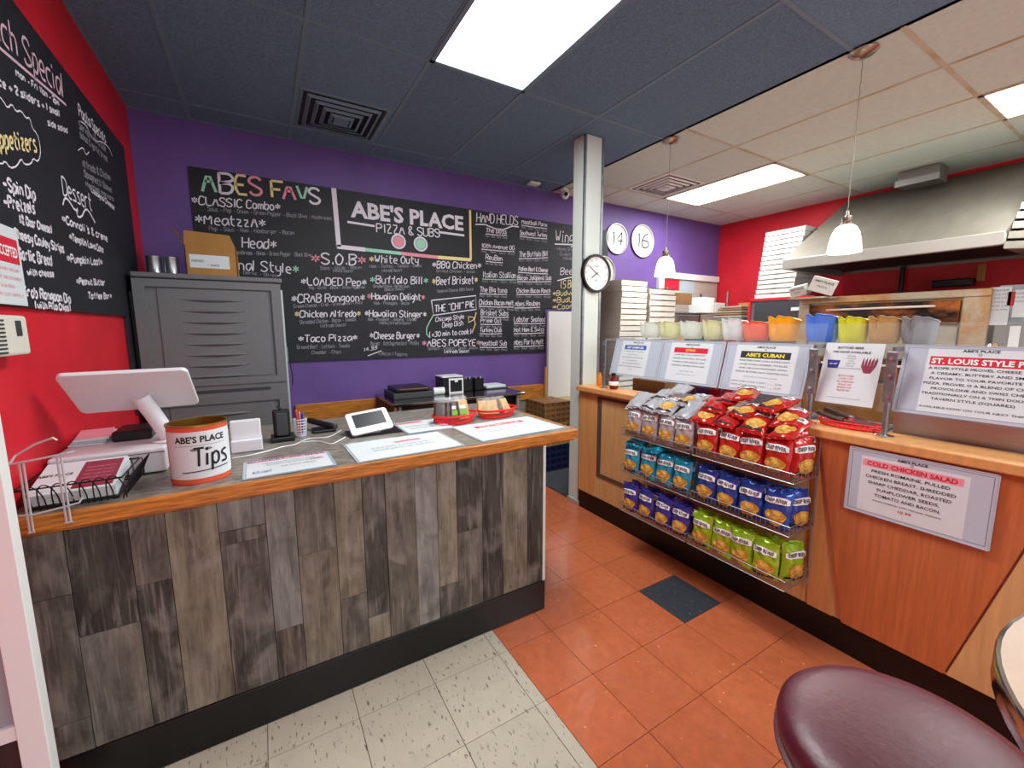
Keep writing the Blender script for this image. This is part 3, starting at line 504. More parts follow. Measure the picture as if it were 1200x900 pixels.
# ================================================================== SCOOP CUPS ON THE SHELF
def topf(th, q): return 1-.16*q*math.exp(-((th-math.pi+.35)/.16)**2)-.05*q*math.exp(-((th-math.pi-.35)/.2)**2)-.20*q*max(0, math.sin(th-math.pi))**3-.10*q*max(0, math.cos(th))-.08*q*max(0, -math.sin(th-math.pi))**4
def cup(y, wd, h, m, label, rz=0, tr_=False, g_=None):
    t = thing('scoop_bin', label, 'plastic bin', (2.452, y, 1.4105), g_, local=True, rot=(0, 0, rz))
    n = 40; v = []; f = []; rows = 8
    for side in (0, 1):
        for j in range(rows+1):
            q = j/rows
            for i in range(n):
                th = 2*math.pi*i/n
                e_ = min(1, q*4)**.5; a = wd*(.455+.075*q**.8)*(.90+.10*e_); b = (.050+.016*q)*(.86+.14*e_)
                gr = .020*math.exp(-((th-math.pi+.35)/.20)**2)*min(1, q*1.6)+.012*math.exp(-((th-math.pi-.45)/.22)**2)*q
                zz = h*q*topf(th, q)
                k = 1-side*.035
                x = (b-gr)*k*math.cos(th)*(1 if math.cos(th) < 0 else .9); yy = (a-gr*.3)*k*math.sin(th)
                v.append((x, yy, zz+side*(.003 if j == 0 else 0)))
    N = (rows+1)*n
    for j in range(rows):
        for i in range(n):
            a_ = j*n+i; b_ = j*n+(i+1) % n
            f.append((a_, b_, b_+n, a_+n)); f.append((N+a_+n, N+b_+n, N+b_, N+a_))
    for i in range(n): f.append((rows*n+i, rows*n+(i+1) % n, N+rows*n+(i+1) % n, N+rows*n+i))
    f.append(tuple(range(n-1, -1, -1))); f.append(tuple(N+i for i in range(n)))
    part('shell', G().add(v, f), m, t, smooth=True)
    g = G(); pts = []
    for i in range(n+1):
        th = 2*math.pi*i/n
        gr = .020*math.exp(-((th-math.pi+.35)/.20)**2)+.012*math.exp(-((th-math.pi-.45)/.22)**2)
        zz = h*topf(th, 1)
        pts.append(((.066-gr)*math.cos(th)*(1 if math.cos(th) < 0 else .9), (wd*.527-gr*.3)*math.sin(th), zz))
    part('rim', G().tube(pts[:-1], .0028, 6, closed=True), m, t, smooth=True)
frost = mat('frosted_plastic', 'dfe6da', .35, alpha=.62); frosty = mat('frosted_yellowish_plastic', 'dfe0a8', .35, alpha=.72); whit = mat('milky_plastic', 'e2e6e4', .35, alpha=.85)
cup(2.13, .17, .115, frost, 'frosted clear plastic bin at the left end of the glass shelf')
cup(1.96, .16, .118, frosty, 'frosted yellowish plastic bin, second from the left end of the shelf')
cup(1.79, .16, .118, frost, 'frosted clear plastic bin between the two yellowish frosted bins')
cup(1.635, .13, .120, frosty, 'narrow frosted yellowish bin just left of the milky white bin')
cup(1.50, .14, .128, whit, 'milky white plastic bin left of the red bin')
cup(1.365, .135, .112, mat('coral_plastic', 'f0694c', .35), 'coral red plastic bin on the glass shelf')
cup(1.22, .15, .135, mat('amber_plastic', 'f5a91e', .35), 'amber yellow-orange plastic bin on the glass shelf')
cup(1.035, .145, .142, mat('blue_plastic', '4a7fe0', .35), 'bright blue plastic bin on the glass shelf')
cup(.905, .118, .125, mat('yellow_plastic', 'd9dc1e', .35), 'lemon yellow plastic bin on the glass shelf')
cup(.785, .118, .125, mat('tan_plastic', 'bb9559', .4), 'tan plastic bin between the yellow and grey bins')
cup(.668, .115, .12, mat('grey_plastic', '8b8e92', .4), 'grey plastic bin at the right end of the row')

# ================================================================== SNACK RACKS AND CHIP BAGS
TZ = (.805, .560, .300)
def rack(y0, y1, label):
    t = thing('snack_rack', label, 'rack', (2.07, (y0+y1)/2, .28)); x0, x1 = 1.95, 2.165
    g = G()
    for y in (y0+.01, y1-.01): g.tube([(2.172, y, .25), (2.172, y, 1.0)], .004, 6)
    part('back_frame', g, 'wire', t)
    for z in TZ:
        g = G(); 
        for dz in (0, .045): g.tube([(x0, y0+.004, z+dz), (x1, y0+.004, z+dz), (x1, y1-.004, z+dz), (x0, y1-.004, z+dz)], .0028, 6, closed=True)
        g.tube([(x0-.003, y0+.004, z+.001), (x0-.003, y1-.004, z+.001)], .0028, 6)
        n = 24
        for i in range(n+1):
            y = y0+.006+(y1-y0-.012)*i/n; g.tube([(x1, y, z), (x0, y, z), (x0, y, z+.045)], .0013, 4)
        for i in range(8):
            x = x0+(x1-x0)*i/7
            for y in (y0+.004, y1-.004): g.tube([(x, y, z), (x, y, z+.045)], .0013, 4)
        for x in (2.03, 2.10): g.tube([(x, y0+.004, z-.002), (x, y1-.004, z-.002)], .002, 5)
        part('wire_basket', g, 'wire', t)
        if z == TZ[0]: part('price_rail', G().box(x0-.0045, x0-.003, y0+.03, y1-.03, z+.004, z+.040), mat('clear_price_rail', '7a5a50', .2, alpha=.35), t)
    return t
rack(.872, 1.384, 'three-tier wire snack rack on the right, holding red, blue and green bags')
rack(1.392, 1.900, 'three-tier wire snack rack on the left, holding silver, teal and purple bags')
BW, BH, BT = .121, .186, .025
def surf(u, v, var, side=1):            # u, v in -1..1 -> local point; front faces -y
    e = max(0, 1-abs(u)**2.2)**.55*max(0, 1-abs(v)**5)**.8; 
    wr = .0035*math.sin(7*u+5*v*v+var*2.1)*(1-.5*abs(v))+.002*math.sin(17*u*(1+.2*var)+3*v)*abs(v)**3+.0018*math.sin(11*v+6*u+var)
    wdt = BW/2*(1-.05*(1-abs(v)**4)*1.0)
    x = u*wdt+.003*math.sin(3*v+var); z = BH*(v+1)/2+.003*math.sin(4*u+var)*v
    y = (-side)*(BT*e*(1+.12*math.sin(2*v+var)))+(wr*e**.3)*(1 if side > 0 else .7)+.010*v*abs(v)*math.sin(1.5*u+var*1.3)*.8
    if abs(v) > .93: y = .004*math.sin(26*u)*1.0+.010*v*abs(v)*math.sin(1.5*u+var*1.3)*.8-side*.0006
    return Vector((x, y, z))
def bagfn(var): return lambda a, b, c=0: surf(a, b, var)+Vector((0, -c-.0032, 0))
_bm = {}
def bagmesh(m, var):
    if (m, var) in _bm: return _bm[(m, var)]
    nu, nv = 12, 18; g = G(); vs = [-1+2*j/nv for j in range(nv+1)]; vs[1] = -.94; vs[-2] = .94; vs.insert(2, -.92); vs.insert(-2, .92); nv = len(vs)-1
    for side in (1, -1):
        v = [surf(-1+2*i/nu, q, var, side) for q in vs for i in range(nu+1)]
        f = [(j*(nu+1)+i, j*(nu+1)+i+1, (j+1)*(nu+1)+i+1, (j+1)*(nu+1)+i) for j in range(nv) for i in range(nu)]
        if side < 0: f = [tuple(reversed(q)) for q in f]
        g.add(v, f, 0)
    fn = bagfn(var)
    def patch(poly_fn, n, mi, c):
        g_ = G(); ctr = poly_fn(0, 0)
        rings = [(0, 0)]; v = [fn(*ctr, c)]
        for k in (.5, 1):
            for i in range(n): v.append(fn(*poly_fn(2*math.pi*i/n, k), c))
        f = [(0, 1+i, 1+(i+1) % n) for i in range(n)]+[(1+i, 1+n+i, 1+n+(i+1) % n, 1+(i+1) % n) for i in range(n)]
        g_.add(v, [tuple(reversed(q)) if False else q for q in f], mi); return g_
    lab = patch(lambda t, k: (k*.90*max(-1, min(1, 1.25*math.cos(t))), -.0+.42+k*(.14+.05*math.cos(t)**8*0+.05*(math.sin(t) > .6))*max(-1, min(1, 1.5*math.sin(t)))+.04*k*math.cos(t)), 20, 0, .0006)
    chip = patch(lambda t, k: (.08+k*(.74+.07*math.sin(5*t))*math.cos(t), -.40+k*(.40+.04*math.sin(3*t))*math.sin(t)), 18, 0, .0005)
    chip2 = patch(lambda t, k: (-.02+k*.50*math.cos(t), -.30+k*.22*math.sin(t)), 14, 1, .0012)
    chip.add(chip2.v, chip2.f, 1)
    txt = G(); v2, f2, tw = text2d('DEEP RIVER', .02)
    txt.add([fn(-.76+1.52*x/tw, .34+y*.19/.7+.03*math.sin(3.14*x/tw), .0032) for x, y in v2], f2, 0)
    bot = G()
    for i in range(8): 
        u0, u1 = -.85+1.7*i/8, -.85+1.7*(i+1)/8
        bot.add([fn(u0, -.86, .0005), fn(u1, -.86, .0005), fn(u1, -.74, .0005), fn(u0, -.74, .0005)], [(0, 1, 2, 3)], 0)
    r = (mesh('bag', g, m, smooth=True), mesh('logo_patch', lab, 'inkwht'), mesh('chip_picture', chip, [mat('chip_gold', 'c98f35', .5, noise=.45, nscale=70), mat('chip_pale', 'd8ac52', .5, noise=.45, nscale=60)]), mesh('lettering', txt, 'ink'), mesh('bottom_band', bot, 'ink' if var else 'inkgrey'))
    _bm[(m, var)] = r; return r
def bag(m, loc, rot, label, group, var, front=True):
    t = thing('chip_bag', label, 'chip bag', loc, group, local=True, rot=rot)
    ms = bagmesh(m, var)
    for nm, me in zip(('bag', 'logo_patch', 'chip_picture', 'lettering', 'bottom_band'), ms):
        if nm == 'bottom_band' and var == 0: continue
        if not front and nm != 'bag' and nm != 'bottom_band': continue
        o = bpy.data.objects.new(nm, me); COL.objects.link(o); o.parent = t
    return t
def bagmat(n, c): return mat(n, c, .24, metal=.25, coat=.5, noise=.10, nscale=25)
SIL, RED, TEA, BLU, PUR, GRN = bagmat('silver_foil', 'b3b4b8'), bagmat('red_foil', 'c2261f'), bagmat('teal_foil', '1f9fc0'), bagmat('blue_foil', '24489f'), bagmat('violet_foil', '3d3a9c'), bagmat('lime_foil', '9cc424')
ORD = ('first', 'second', 'third', 'fourth', 'fifth', 'sixth', 'seventh')
FA = -math.pi/2
def rowbags(m, cname, tier, side, y0, y1, n, z, x, rown, jit=.10, lean=-.07):
    for i in range(n):
        y = y1-(i+.5)*(y1-y0)/n
        bag(m, (x+random.uniform(-.003, .003), y, z+.004), (lean+random.uniform(-.05, .04), random.uniform(-.05, .05), FA+random.uniform(-jit, jit)), '%s chip bag, %s from the left in the %s row of its basket' % (cname, ORD[i], rown), '%s bags in the %s row' % (cname, rown), random.randint(0, 2))
rowbags(SIL, 'silver', 'top', 'left', 1.40, 1.893, 4, TZ[0], 1.984, 'front'); rowbags(SIL, 'silver', 'top', 'left', 1.40, 1.893, 4, TZ[0], 2.042, 'rear')
rowbags(TEA, 'teal', 'middle', 'left', 1.405, 1.895, 4, TZ[1], 1.984, 'front'); rowbags(TEA, 'teal', 'middle', 'left', 1.40, 1.893, 4, TZ[1], 2.042, 'rear')
rowbags(PUR, 'violet', 'bottom', 'left', 1.40, 1.893, 4, TZ[2], 1.984, 'front'); rowbags(PUR, 'violet', 'bottom', 'left', 1.40, 1.893, 4, TZ[2], 2.042, 'rear')
rowbags(RED, 'red', 'top', 'right', .915, 1.378, 4, TZ[0], 1.984, 'front'); rowbags(RED, 'red', 'top', 'right', .93, 1.378, 4, TZ[0], 2.042, 'rear')
rowbags(BLU, 'blue', 'middle', 'right', .895, 1.378, 4, TZ[1], 1.984, 'front', .10); rowbags(BLU, 'blue', 'middle', 'right', .90, 1.378, 4, TZ[1], 2.042, 'rear')
rowbags(GRN, 'lime green', 'bottom', 'right', .93, 1.378, 4, TZ[2], 1.984, 'front', .08); rowbags(GRN, 'lime green', 'bottom', 'right', .93, 1.378, 4, TZ[2], 2.042, 'rear')
for m, cn, tier, z in ((RED, 'red', 'top', TZ[0]), (BLU, 'blue', 'middle', TZ[1]), (GRN, 'lime green', 'bottom', TZ[2])):
    bag(m, (2.065, .905, z+.004), (-.05, .02, -.38), '%s chip bag turned toward the stool end of the %s right basket' % (cn, tier), 'turned end bags', 1)
bag(RED, (2.125, .935, TZ[0]+.03), (-.1, .05, -.5), 'red chip bag behind the turned end bag against the counter', 'turned end bags', 2)
# loose bags lying on top of the standing ones and on the counter edge
def lay(m, cname, px, py, x, z, rz, tilt, where, var):
    p = at(px, py, 'x', x)
    bag(m, (x-.07*math.cos(rz-FA)*0, p.y, z), (tilt, random.uniform(-.12, .12), FA+rz), '%s chip bag lying %s' % (cname, where), '%s bags lying on top' % cname, var, front=(var == 2 or (m is RED and var == 0)))
for a in ((RED, 'red', 820, 497, 1.965, .985, .1, -1.15, 'on the left end of the red row, lowest', 0), (RED, 'red', 845, 503, 1.965, .985, -.1, -1.2, 'on the red row, lowest of the second heap from the left', 1), (RED, 'red', 878, 508, 1.965, .985, .15, -1.15, 'low on the red row, below the large tan-faced bag', 2), (RED, 'red', 912, 513, 1.965, .987, -.1, -1.15, 'low at the right end of the red row', 0),
          (RED, 'red', 832, 490, 2.02, 1.035, .3, -1.25, 'in the second layer, above the left end of the red row', 1), (RED, 'red', 862, 492, 2.01, 1.037, -.15, -1.3, 'in the second layer, in the middle of the red heap', 2), (RED, 'red', 917, 497, 2.02, 1.035, .1, -1.25, 'in the second layer, nearest the metal post', 0),
          (RED, 'red', 847, 480, 2.10, 1.072, .2, -1.35, 'in the third layer on the left of the red heap', 1), (RED, 'red', 893, 488, 2.05, 1.085, -.35, -1.3, 'face up in the third layer beside the post', 2), (RED, 'red', 870, 470, 2.11, 1.115, .35, -1.4, 'topmost on the red heap', 0),
          (SIL, 'silver', 741, 483, 1.97, .985, .2, -1.15, 'on the left end of the silver row', 0), (SIL, 'silver', 756, 487, 1.965, .985, -.1, -1.2, 'on the silver row, second from its left end', 1), (SIL, 'silver', 775, 491, 1.965, .987, .1, -1.15, 'low on the silver row, third from its left end', 2), (SIL, 'silver', 796, 497, 1.965, .985, -.1, -1.15, 'low on the right end of the silver row', 0),
          (SIL, 'silver', 770, 472, 2.06, 1.038, .2, -1.3, 'in the second layer at the centre of the silver heap', 1), (SIL, 'silver', 797, 478, 2.04, 1.04, -.3, -1.3, 'in the second layer at the right of the silver heap', 2), (SIL, 'silver', 790, 464, 2.12, 1.083, .3, -1.4, 'topmost on the silver heap', 0)):
    lay(*a)
lay(TEA, 'teal', 741, 529, 1.965, .738, .2, -1.25, 'on top of the left end of the teal row', 1); lay(TEA, 'teal', 762, 533, 1.965, .738, -.15, -1.25, 'on top of the middle of the teal row', 0)

# ================================================================== THINGS ON THE LEFT COUNTER
Z = .9595
def mat_sheet(pts, label, bands, lines, base='lamin', z=Z):
    P = [at(px, py, 'z', z) for px, py in pts]   # front-left, front-right, back-right, back-left
    c = sum(P, Vector())/4; t = thing('laminated_sheet', label, 'sheet', (c.x, c.y, z))
    r = (P[1]-P[0]); w = r.length; r.normalize(); u = Vector((-r.y, r.x, 0)); h = (P[3]-P[0]).dot(u); fr = FR(P[0], r, u)
    part('sheet', G().fbox(fr, 0, w, 0, h, 0, .0015), base, t); part('paper', G().fbox(fr, .012, w-.012, .012, h-.012, .0015, .0018), 'paper', t)
    for a0, a1, b0, b1, m in bands: part('colour_band', G().fbox(fr, a0*w, a1*w, b0*h, b1*h, .0018, .0022), m, t)
    by = {}
    for s, a, b, hh, m, wd in lines: text(by.setdefault(m, G()), fr, s, a*w, b*h, hh*h, w=wd*w, c=.0026)
    for m, g in by.items(): part('lettering', g, m, t)
mat_sheet([(284, 563), (395, 545), (386, 527), (290, 542)], 'white laminated sheet with blue heading beside the tip can', [(.03, .97, .86, .96, 'inkpink')], [('BUCKET OF BEER', .5, .86, .10, 'inknavy', .9), ('5 BOTTLES OF YOUR CHOICE', .5, .70, .06, 'inkgrey', .6), ('DOMESTIC OR IMPORT BOTTLES', .55, .58, .06, 'inkgrey', .6), ('ASK YOUR SERVER', .6, .40, .06, 'inkgrey', .4), ('BUD LIGHT', .2, .2, .12, 'inknavy', .2), ('COORS', .82, .55, .12, 'inkred', .16)])
mat_sheet([(419, 543), (545, 522), (527, 504), (402, 521)], 'bluish laminated sheet lying in front of the card terminal', [(.45, .72, .66, .74, 'inkpink')], [('LUNCH SPECIALS', .58, .67, .05, 'inkred', .24), ('SLICE AND A DRINK DAILY', .5, .5, .05, 'inkgrey', .6), ('SALAD BOWL OF THE DAY', .5, .38, .05, 'inkgrey', .6)])
mat_sheet([(478, 509), (535, 501), (520, 489), (464, 496)], 'small laminated sheet half under the brownie basket', [(.05, .6, .78, .93, 'inkpink')], [('DESSERTS', .3, .79, .12, 'inkred', .5), ('BAKED FRESH DAILY', .4, .5, .07, 'greenlab', .6), ('ASK FOR FLAVORS', .4, .3, .07, 'inkgrey', .5)])
mat_sheet([(565, 518), (663, 501), (612, 487), (533, 500)], 'large laminated sheet with red heading at the right end of the plank counter', [(.20, .80, .68, .80, 'inkred')], [('MEATBALL SUB', .5, .69, .09, 'inkwht', .5), ('HOUSE MADE MEATBALLS WITH', .5, .5, .05, 'inkgrey', .6), ('MARINARA AND PROVOLONE', .5, .38, .05, 'inkgrey', .55)])
# tip can
cx, cy = -.218, 1.822; t = thing('tip_can', 'large orange-rimmed tin can with a white Tips label', 'can', (cx, cy, Z)); hC = .20; rC = .088
part('can_body', G().lathe([(.002, .003), (rC-.003, .003), (rC, 0), (rC, .006), (rC, hC-.004), (rC+.001, hC), (rC-.003, hC), (rC-.003, .006), (.002, .006)], (cx, cy, Z), 48, 0), 'orangec', t, smooth=True)
g = G(); g.lathe([(rC-.0036, hC-.001), (rC-.0036, .007), (.001, .007)], (cx, cy, Z), 48); part('inner_lining', g, 'gold', t, smooth=True)
g = G(); g.lathe([(rC-.004, hC-.002), (rC+.003, hC-.002), (rC+.003, hC+.003), (rC-.004, hC+.003), (rC-.004, hC-.002)], (cx, cy, Z), 48); part('rim', g, 'brass', t, smooth=True)
view = math.atan2(-cy, -cx)+.05
def canfn(a, b, c=0): th = view+a/rC; r_ = rC+.001+c; return Vector((cx+r_*math.cos(th), cy+r_*math.sin(th), Z+b))
g = G(); n = 24
for i in range(n):
    a0, a1 = -.115+.235*i/n, -.115+.235*(i+1)/n; g.add([canfn(a0, .018), canfn(a1, .018), canfn(a1, .182), canfn(a0, .182)], [(0, 1, 2, 3)])
part('paper_label', g, 'paper', t, smooth=True)
g = G(); text(g, canfn, "ABE'S PLACE", 0, .145, .021, w=.150, bold=.03, c=.001)
hand(g, canfn, 'Tips', -.028, .062, .085, .064, .062, 0, wd=.0075, jit=.02); ribbon(g, canfn, [(-.06+.012*i, .042+.0006*i) for i in range(13)], .0035); ribbon(g, canfn, [(-.08+.013*i, .134) for i in range(13)], .001)
part('lettering', g, 'ink', t)
g = G()
for a in (-.02, .02):
    g.add([canfn(a+.011*math.cos(2*math.pi*i/14), .120+.005*math.sin(2*math.pi*i/14), .0006) for i in range(14)], [tuple(range(14))])
part('oval_marks', g, 'inkgrey', t)
# register: white drawer, tablet and stand
t = thing('cash_drawer', 'white cash drawer box under the tablet stand', 'cash drawer', (-.49, 2.15, Z))
part('case', G().box(-.645, -.335, 1.95, 2.36, Z+.004, Z+.095), 'whiteplastic', t, bevel=.008); part('lid_seam', G().box(-.643, -.337, 1.9485, 1.9505, Z+.078, Z+.080), 'black', t); [part('foot', G().box(a, a+.03, b, b+.03, Z, Z+.004), 'black', t) for a in (-.63, -.38) for b in (1.97, 2.3)]
t = thing('tablet_register', 'white tablet register on a slanted white stand, seen from behind', 'tablet', (-.38, 2.07, Z+.096))
A, Bq = Vector((-.598, 1.95, 1.334)), Vector((-.590, 2.12, 1.178)); fr = FR(Bq, (1, 0.0, 0.01), A-Bq)
def rrect(w, h, r, n=5):
    P = []
    for cx_, cy_, s0 in ((w-r, h-r, 0), (r, h-r, 90), (r, r, 180), (w-r, r, 270)):
        for k in range(n+1): q = R(s0+90*k/n); P.append((cx_+r*math.cos(q), cy_+r*math.sin(q)))
    return P
part('tablet_shell', G().prism(rrect(.352, .232, .02), fr, -.012, .004), 'whiteplastic', t, bevel=.003)
part('screen', G().prism([(.01, .01), (.342, .01), (.342, .222), (.01, .222)], fr, -.0135, -.0122), 'screen', t)
part('stand_tube', G().tube([(-.335, 2.06, Z+.098), (-.345, 2.055, Z+.13), (-.375, 2.04, 1.17), (-.402, 2.028, 1.235)], .028, 20), 'whiteplastic', t, smooth=True)
part('stand_foot', G().lathe([(.055, 0), (.055, .004), (.03, .008)], (-.335, 2.06, Z+.096), 28), 'whiteplastic', t, smooth=True)
solo('receipt_printer', G().box(-.52, -.40, 2.12, 2.28, Z+.0955, Z+.135), 'black', 'low black receipt printer on the cash drawer behind the stand', 'printer', bevel=.008)
for k in range(4):
    solo('menu_sheaf', G().fbox(FR((-.64+.004*k, 2.12+.01*k, Z+.0965+.006*k), (1, .08*(k-1), 0), (-.08*(k-1), 1, 0)), 0, .10, 0, .17, 0, .0055), ['paper', 'lamin', 'paper', 'inkpink'][k], '%s papers stacked on the cash drawer against the red wall' % ('lowest sheaf of', 'second sheaf up of', 'third sheaf up of', 'topmost pinkish sheaf of')[k], 'papers', group='papers on the cash drawer')
# black wire basket with menus
t = thing('wire_menu_basket', 'black looped wire basket holding folded menus', 'basket', (-.52, 1.80, Z))
g = G(); x0, x1, y0, y1 = -.64, -.405, 1.70, 1.93
for z, e in ((Z+.004, .02), (Z+.07, 0)): g.tube([(x0+e, y0+e, z), (x1-e, y0+e, z), (x1-e, y1-e, z), (x0+e, y1-e, z)], .0028, 6, closed=True)
def loops(p, q, n, out):
    p = Vector(p); q = Vector(q); d = (q-p)/n
    for i in range(n):
        c = p+d*(i+.5); L = []
        for k in range(13):
            th = math.pi*k/12; L.append(c+d*(-.75*math.cos(th))*(1 if True else 0)+Vector(out)*(.03*math.sin(th))+Vector((0, 0, .082*math.sin(th)**.7)))
        g.tube(L, .0018, 5)
loops((x0, y0, Z+.004), (x1, y0, Z+.004), 8, (0, -1, 0)); loops((x0, y1, Z+.004), (x1, y1, Z+.004), 8, (0, 1, 0)); loops((x1, y0, Z+.004), (x1, y1, Z+.004), 8, (1, 0, 0)); 
for i in range(9): x = x0+.02+(x1-x0-.04)*i/8; g.tube([(x, y0+.02, Z+.004), (x, y1-.02, Z+.004)], .0016, 5)
part('wire_frame', g, 'blackwire', t, smooth=True)
for x in (x0+.02, x1-.02):
    for y in (y0+.02, y1-.02): part('foot', G().lathe([(.002, 0), (.006, .001), (.006, .006), (.002, .008)], (x, y, Z), 10), 'black', t)
fm = FR((-.628, 1.718, Z+.012), (1, 0, 0), (0, .97, .26))
for k in range(6):
    c0 = .006*k
    o = thing('folded_menu', ('folded menu in the black basket, %s of the pile' % ('bottom', 'second', 'third', 'fourth', 'fifth')[k]) if k < 5 else 'topmost folded menu in the black basket, white with a maroon panel', 'menu', fm(.1, 0, c0), 'menus in the basket')
    part('folded_paper', G().fbox(fm, .003*((k*7) % 3), .205-.003*(k % 2), 0, .185, c0, c0+.0056), 'paper', o, bevel=.0015)
    if k == 5:
        part('printed_panel', G().fbox(fm, .10, .195, .012, .172, c0+.0057, c0+.0062), mat('maroon_print', '8f3348', .4), o)
        g = G(); text(g, fm, "ABE'S PLACE", .045, .10, .012, w=.08, bold=.02, c=c0+.0068); part('lettering', g, 'ink', o)
        g = G()
        for i in range(5): text(g, fm, 'PIZZA SUBS SALADS', .148, .04+.022*i, .007, w=.07, c=c0+.0075)
        part('panel_lettering', g, 'inkpink', o)
# chrome brochure rack at the counter end
t = thing('chrome_wire_holder', 'chrome wire holder hooked on the counter end by the white post', 'holder', (-.54, 1.63, .95))
g = G(); y = 1.635
def loopw(px, x_off=0): return [at(a, b, 'y', yy) for a, b, yy in px]
g.tube(loopw([(8, 545, y), (40, 539, y), (78, 531, y), (86, 529, y+.03)]), .003, 6); g.tube(loopw([(12, 606, y), (40, 603, y), (75, 594, y), (93, 589, y), (96, 584, y+.02), (80, 583, y+.05)]), .003, 6)
for a in ((22, 543, 35, 624), (27, 542, 39, 622), (66, 533, 78, 612), (71, 532, 83, 611)): g.tube(loopw([(a[0], a[1], y+.003), (a[2], a[3], y-.0)]), .0028, 6)
g.tube(loopw([(33, 625, y), (41, 623, y)]), .003, 6); g.tube(loopw([(76, 613, y), (85, 611, y)]), .003, 6)
g.tube(loopw([(10, 545, y), (18, 534, y+.05), (40, 521, y+.05), (62, 513, y+.05), (67, 516, y+.05)]), .003, 6)
part('wires', g, 'satin', t, smooth=True)
p = [at(*q, 'y', y+.006) for q in ((2, 548), (10, 547), (18, 606), (10, 607))]; g = G().add([*p, *[q+Vector((0, .004, 0)) for q in p]], [(0, 1, 2, 3), (7, 6, 5, 4), (0, 4, 5, 1), (1, 5, 6, 2), (2, 6, 7, 3), (3, 7, 4, 0)]); part('grey_plate', g, 'satin', t)
# white box / router, black dock, pen cup, scanner, terminal
t = thing('plastic_display', 'white upright plastic display box right of the tip can', 'display', (-.085, 2.13, Z))
part('upper_shell', G().box(-.145, -.03, 2.115, 2.145, Z+.05, Z+.135), 'whiteplastic', t, bevel=.006); part('lower_tray', G().box(-.145, -.028, 2.09, 2.16, Z, Z+.052), 'whiteplastic', t, bevel=.004)
t = thing('charging_dock', 'tall black handset dock beside the marker cup', 'dock', (.055, 2.24, Z))
part('base', G().box(.005, .105, 2.19, 2.29, Z, Z+.022), 'black', t, bevel=.005); part('tower', G().box(.018, .09, 2.225, 2.265, Z+.022, Z+.145), 'black', t, bevel=.008); part('handset', G().box(.03, .078, 2.208, 2.224, Z+.025, Z+.135), 'darkgrey', t, bevel=.005)
g = G(); g.cyl((.055, 2.245, Z+.145), (.04, 2.245, Z+.165), .006, 8); part('top_knob', g, 'black', t)
t = thing('pen_cup', 'small mesh cup beside the black dock', 'cup', (.135, 2.28, Z)); g = G()
for k in range(6): g.lathe([(.024+.0012*k, .012+.014*k), (.0255+.0012*k, .014+.014*k), (.024+.0012*k, .016+.014*k)], (.135, 2.28, Z), 20)
for k in range(16): th = 2*math.pi*k/16; g.tube([(.135+.024*math.cos(th), 2.28+.024*math.sin(th), Z+.003), (.135+.031*math.cos(th), 2.28+.031*math.sin(th), Z+.088)], .0012, 4)
g.lathe([(.024, 0), (.024, .004), (.001, .004)], (.135, 2.28, Z), 20); part('mesh_wall', g, 'whiteplastic', t)
for k, (dx_, dy_, m, nm) in enumerate(((-.012, .002, mat('red_marker', 'd8504a', .4), 'red marker leaning left in the mesh cup'), (-.002, -.012, mat('pink_marker', 'd9768c', .4), 'pinkish marker at the front of the mesh cup'), (.012, .004, 'inkblue', 'blue marker leaning right in the mesh cup'), (.004, .012, 'inknavy', 'dark blue marker at the back of the mesh cup'))):
    g = G(); b0 = Vector((.135+dx_*.6, 2.28+dy_*.6, Z+.006)); b1 = Vector((.135+dx_*1.2, 2.28+dy_*1.2, Z+.125-.008*k)); g.cyl(b0, b1, .0055, 10); g.cyl(b1, b1+(b1-b0).normalized()*.008, .0055, 10, .003); solo('marker', g, m, nm, 'marker', smooth=True)
t = thing('handheld_scanner', 'black handheld scanner lying on its black rest', 'scanner', (.23, 2.33, Z))
part('rest', G().box(.19, .30, 2.28, 2.38, Z, Z+.014), 'black', t, bevel=.005)
part('body', G().fbox(FR((.18, 2.40, Z+.05), (.11, -.10, -.028), (0, 0, 1)), 0, .15, -.013, .013, -.017, .017), 'black', t, bevel=.007)
part('nose', G().fbox(FR((.18, 2.40, Z+.05), (.11, -.10, -.028), (0, 0, 1)), .15, .165, -.011, .014, -.016, .016), 'darkgrey', t, bevel=.003)
t = thing('card_terminal', 'white customer screen terminal with a dark display', 'terminal', (.45, 2.22, Z))
q0 = at(413, 511, 'y', 2.10); q1 = at(462, 500, 'y', 2.12); q3 = at(397, 487, 'y', 2.20); fr = FR(q0, q1-q0, q3-q0); wT = (q1-q0).length; hT = (q3-q0).length
uu = (q3-q0)-(q1-q0).normalized()*((q3-q0).dot((q1-q0).normalized())); fr = FR(q0, q1-q0, uu)
part('shell', G().prism([(a, b) for a, b in rrect(wT, uu.length, .015)], fr, -.012, 0), 'whiteplastic', t, bevel=.003); part('display', G().prism([(wT*.14, uu.length*.28), (wT*.88, uu.length*.28), (wT*.88, uu.length*.88), (wT*.14, uu.length*.88)], fr, .0003, .0012), 'screen', t)
g = G(); k0 = fr(wT*.5, uu.length*.6, -.013); g.add([(k0.x-.05, 2.14, Z), (k0.x+.05, 2.14, Z), (k0.x+.04, 2.26, Z), (k0.x-.04, 2.26, Z), *[tuple(fr(wT*.5+a, uu.length*b, -.0125)) for a, b in ((-.05, .15), (.05, .15), (.04, .85), (-.04, .85))]], [(0, 3, 2, 1), (4, 5, 6, 7), (0, 1, 5, 4), (1, 2, 6, 5), (2, 3, 7, 6), (3, 0, 4, 7)]); part('stand', g, 'whiteplastic', t)
solo('terminal_pad', G().box(.335, .60, 2.09, 2.26, Z+.0002, Z+.0012), 'black', 'thin black pad under the customer screen terminal', 'pad')
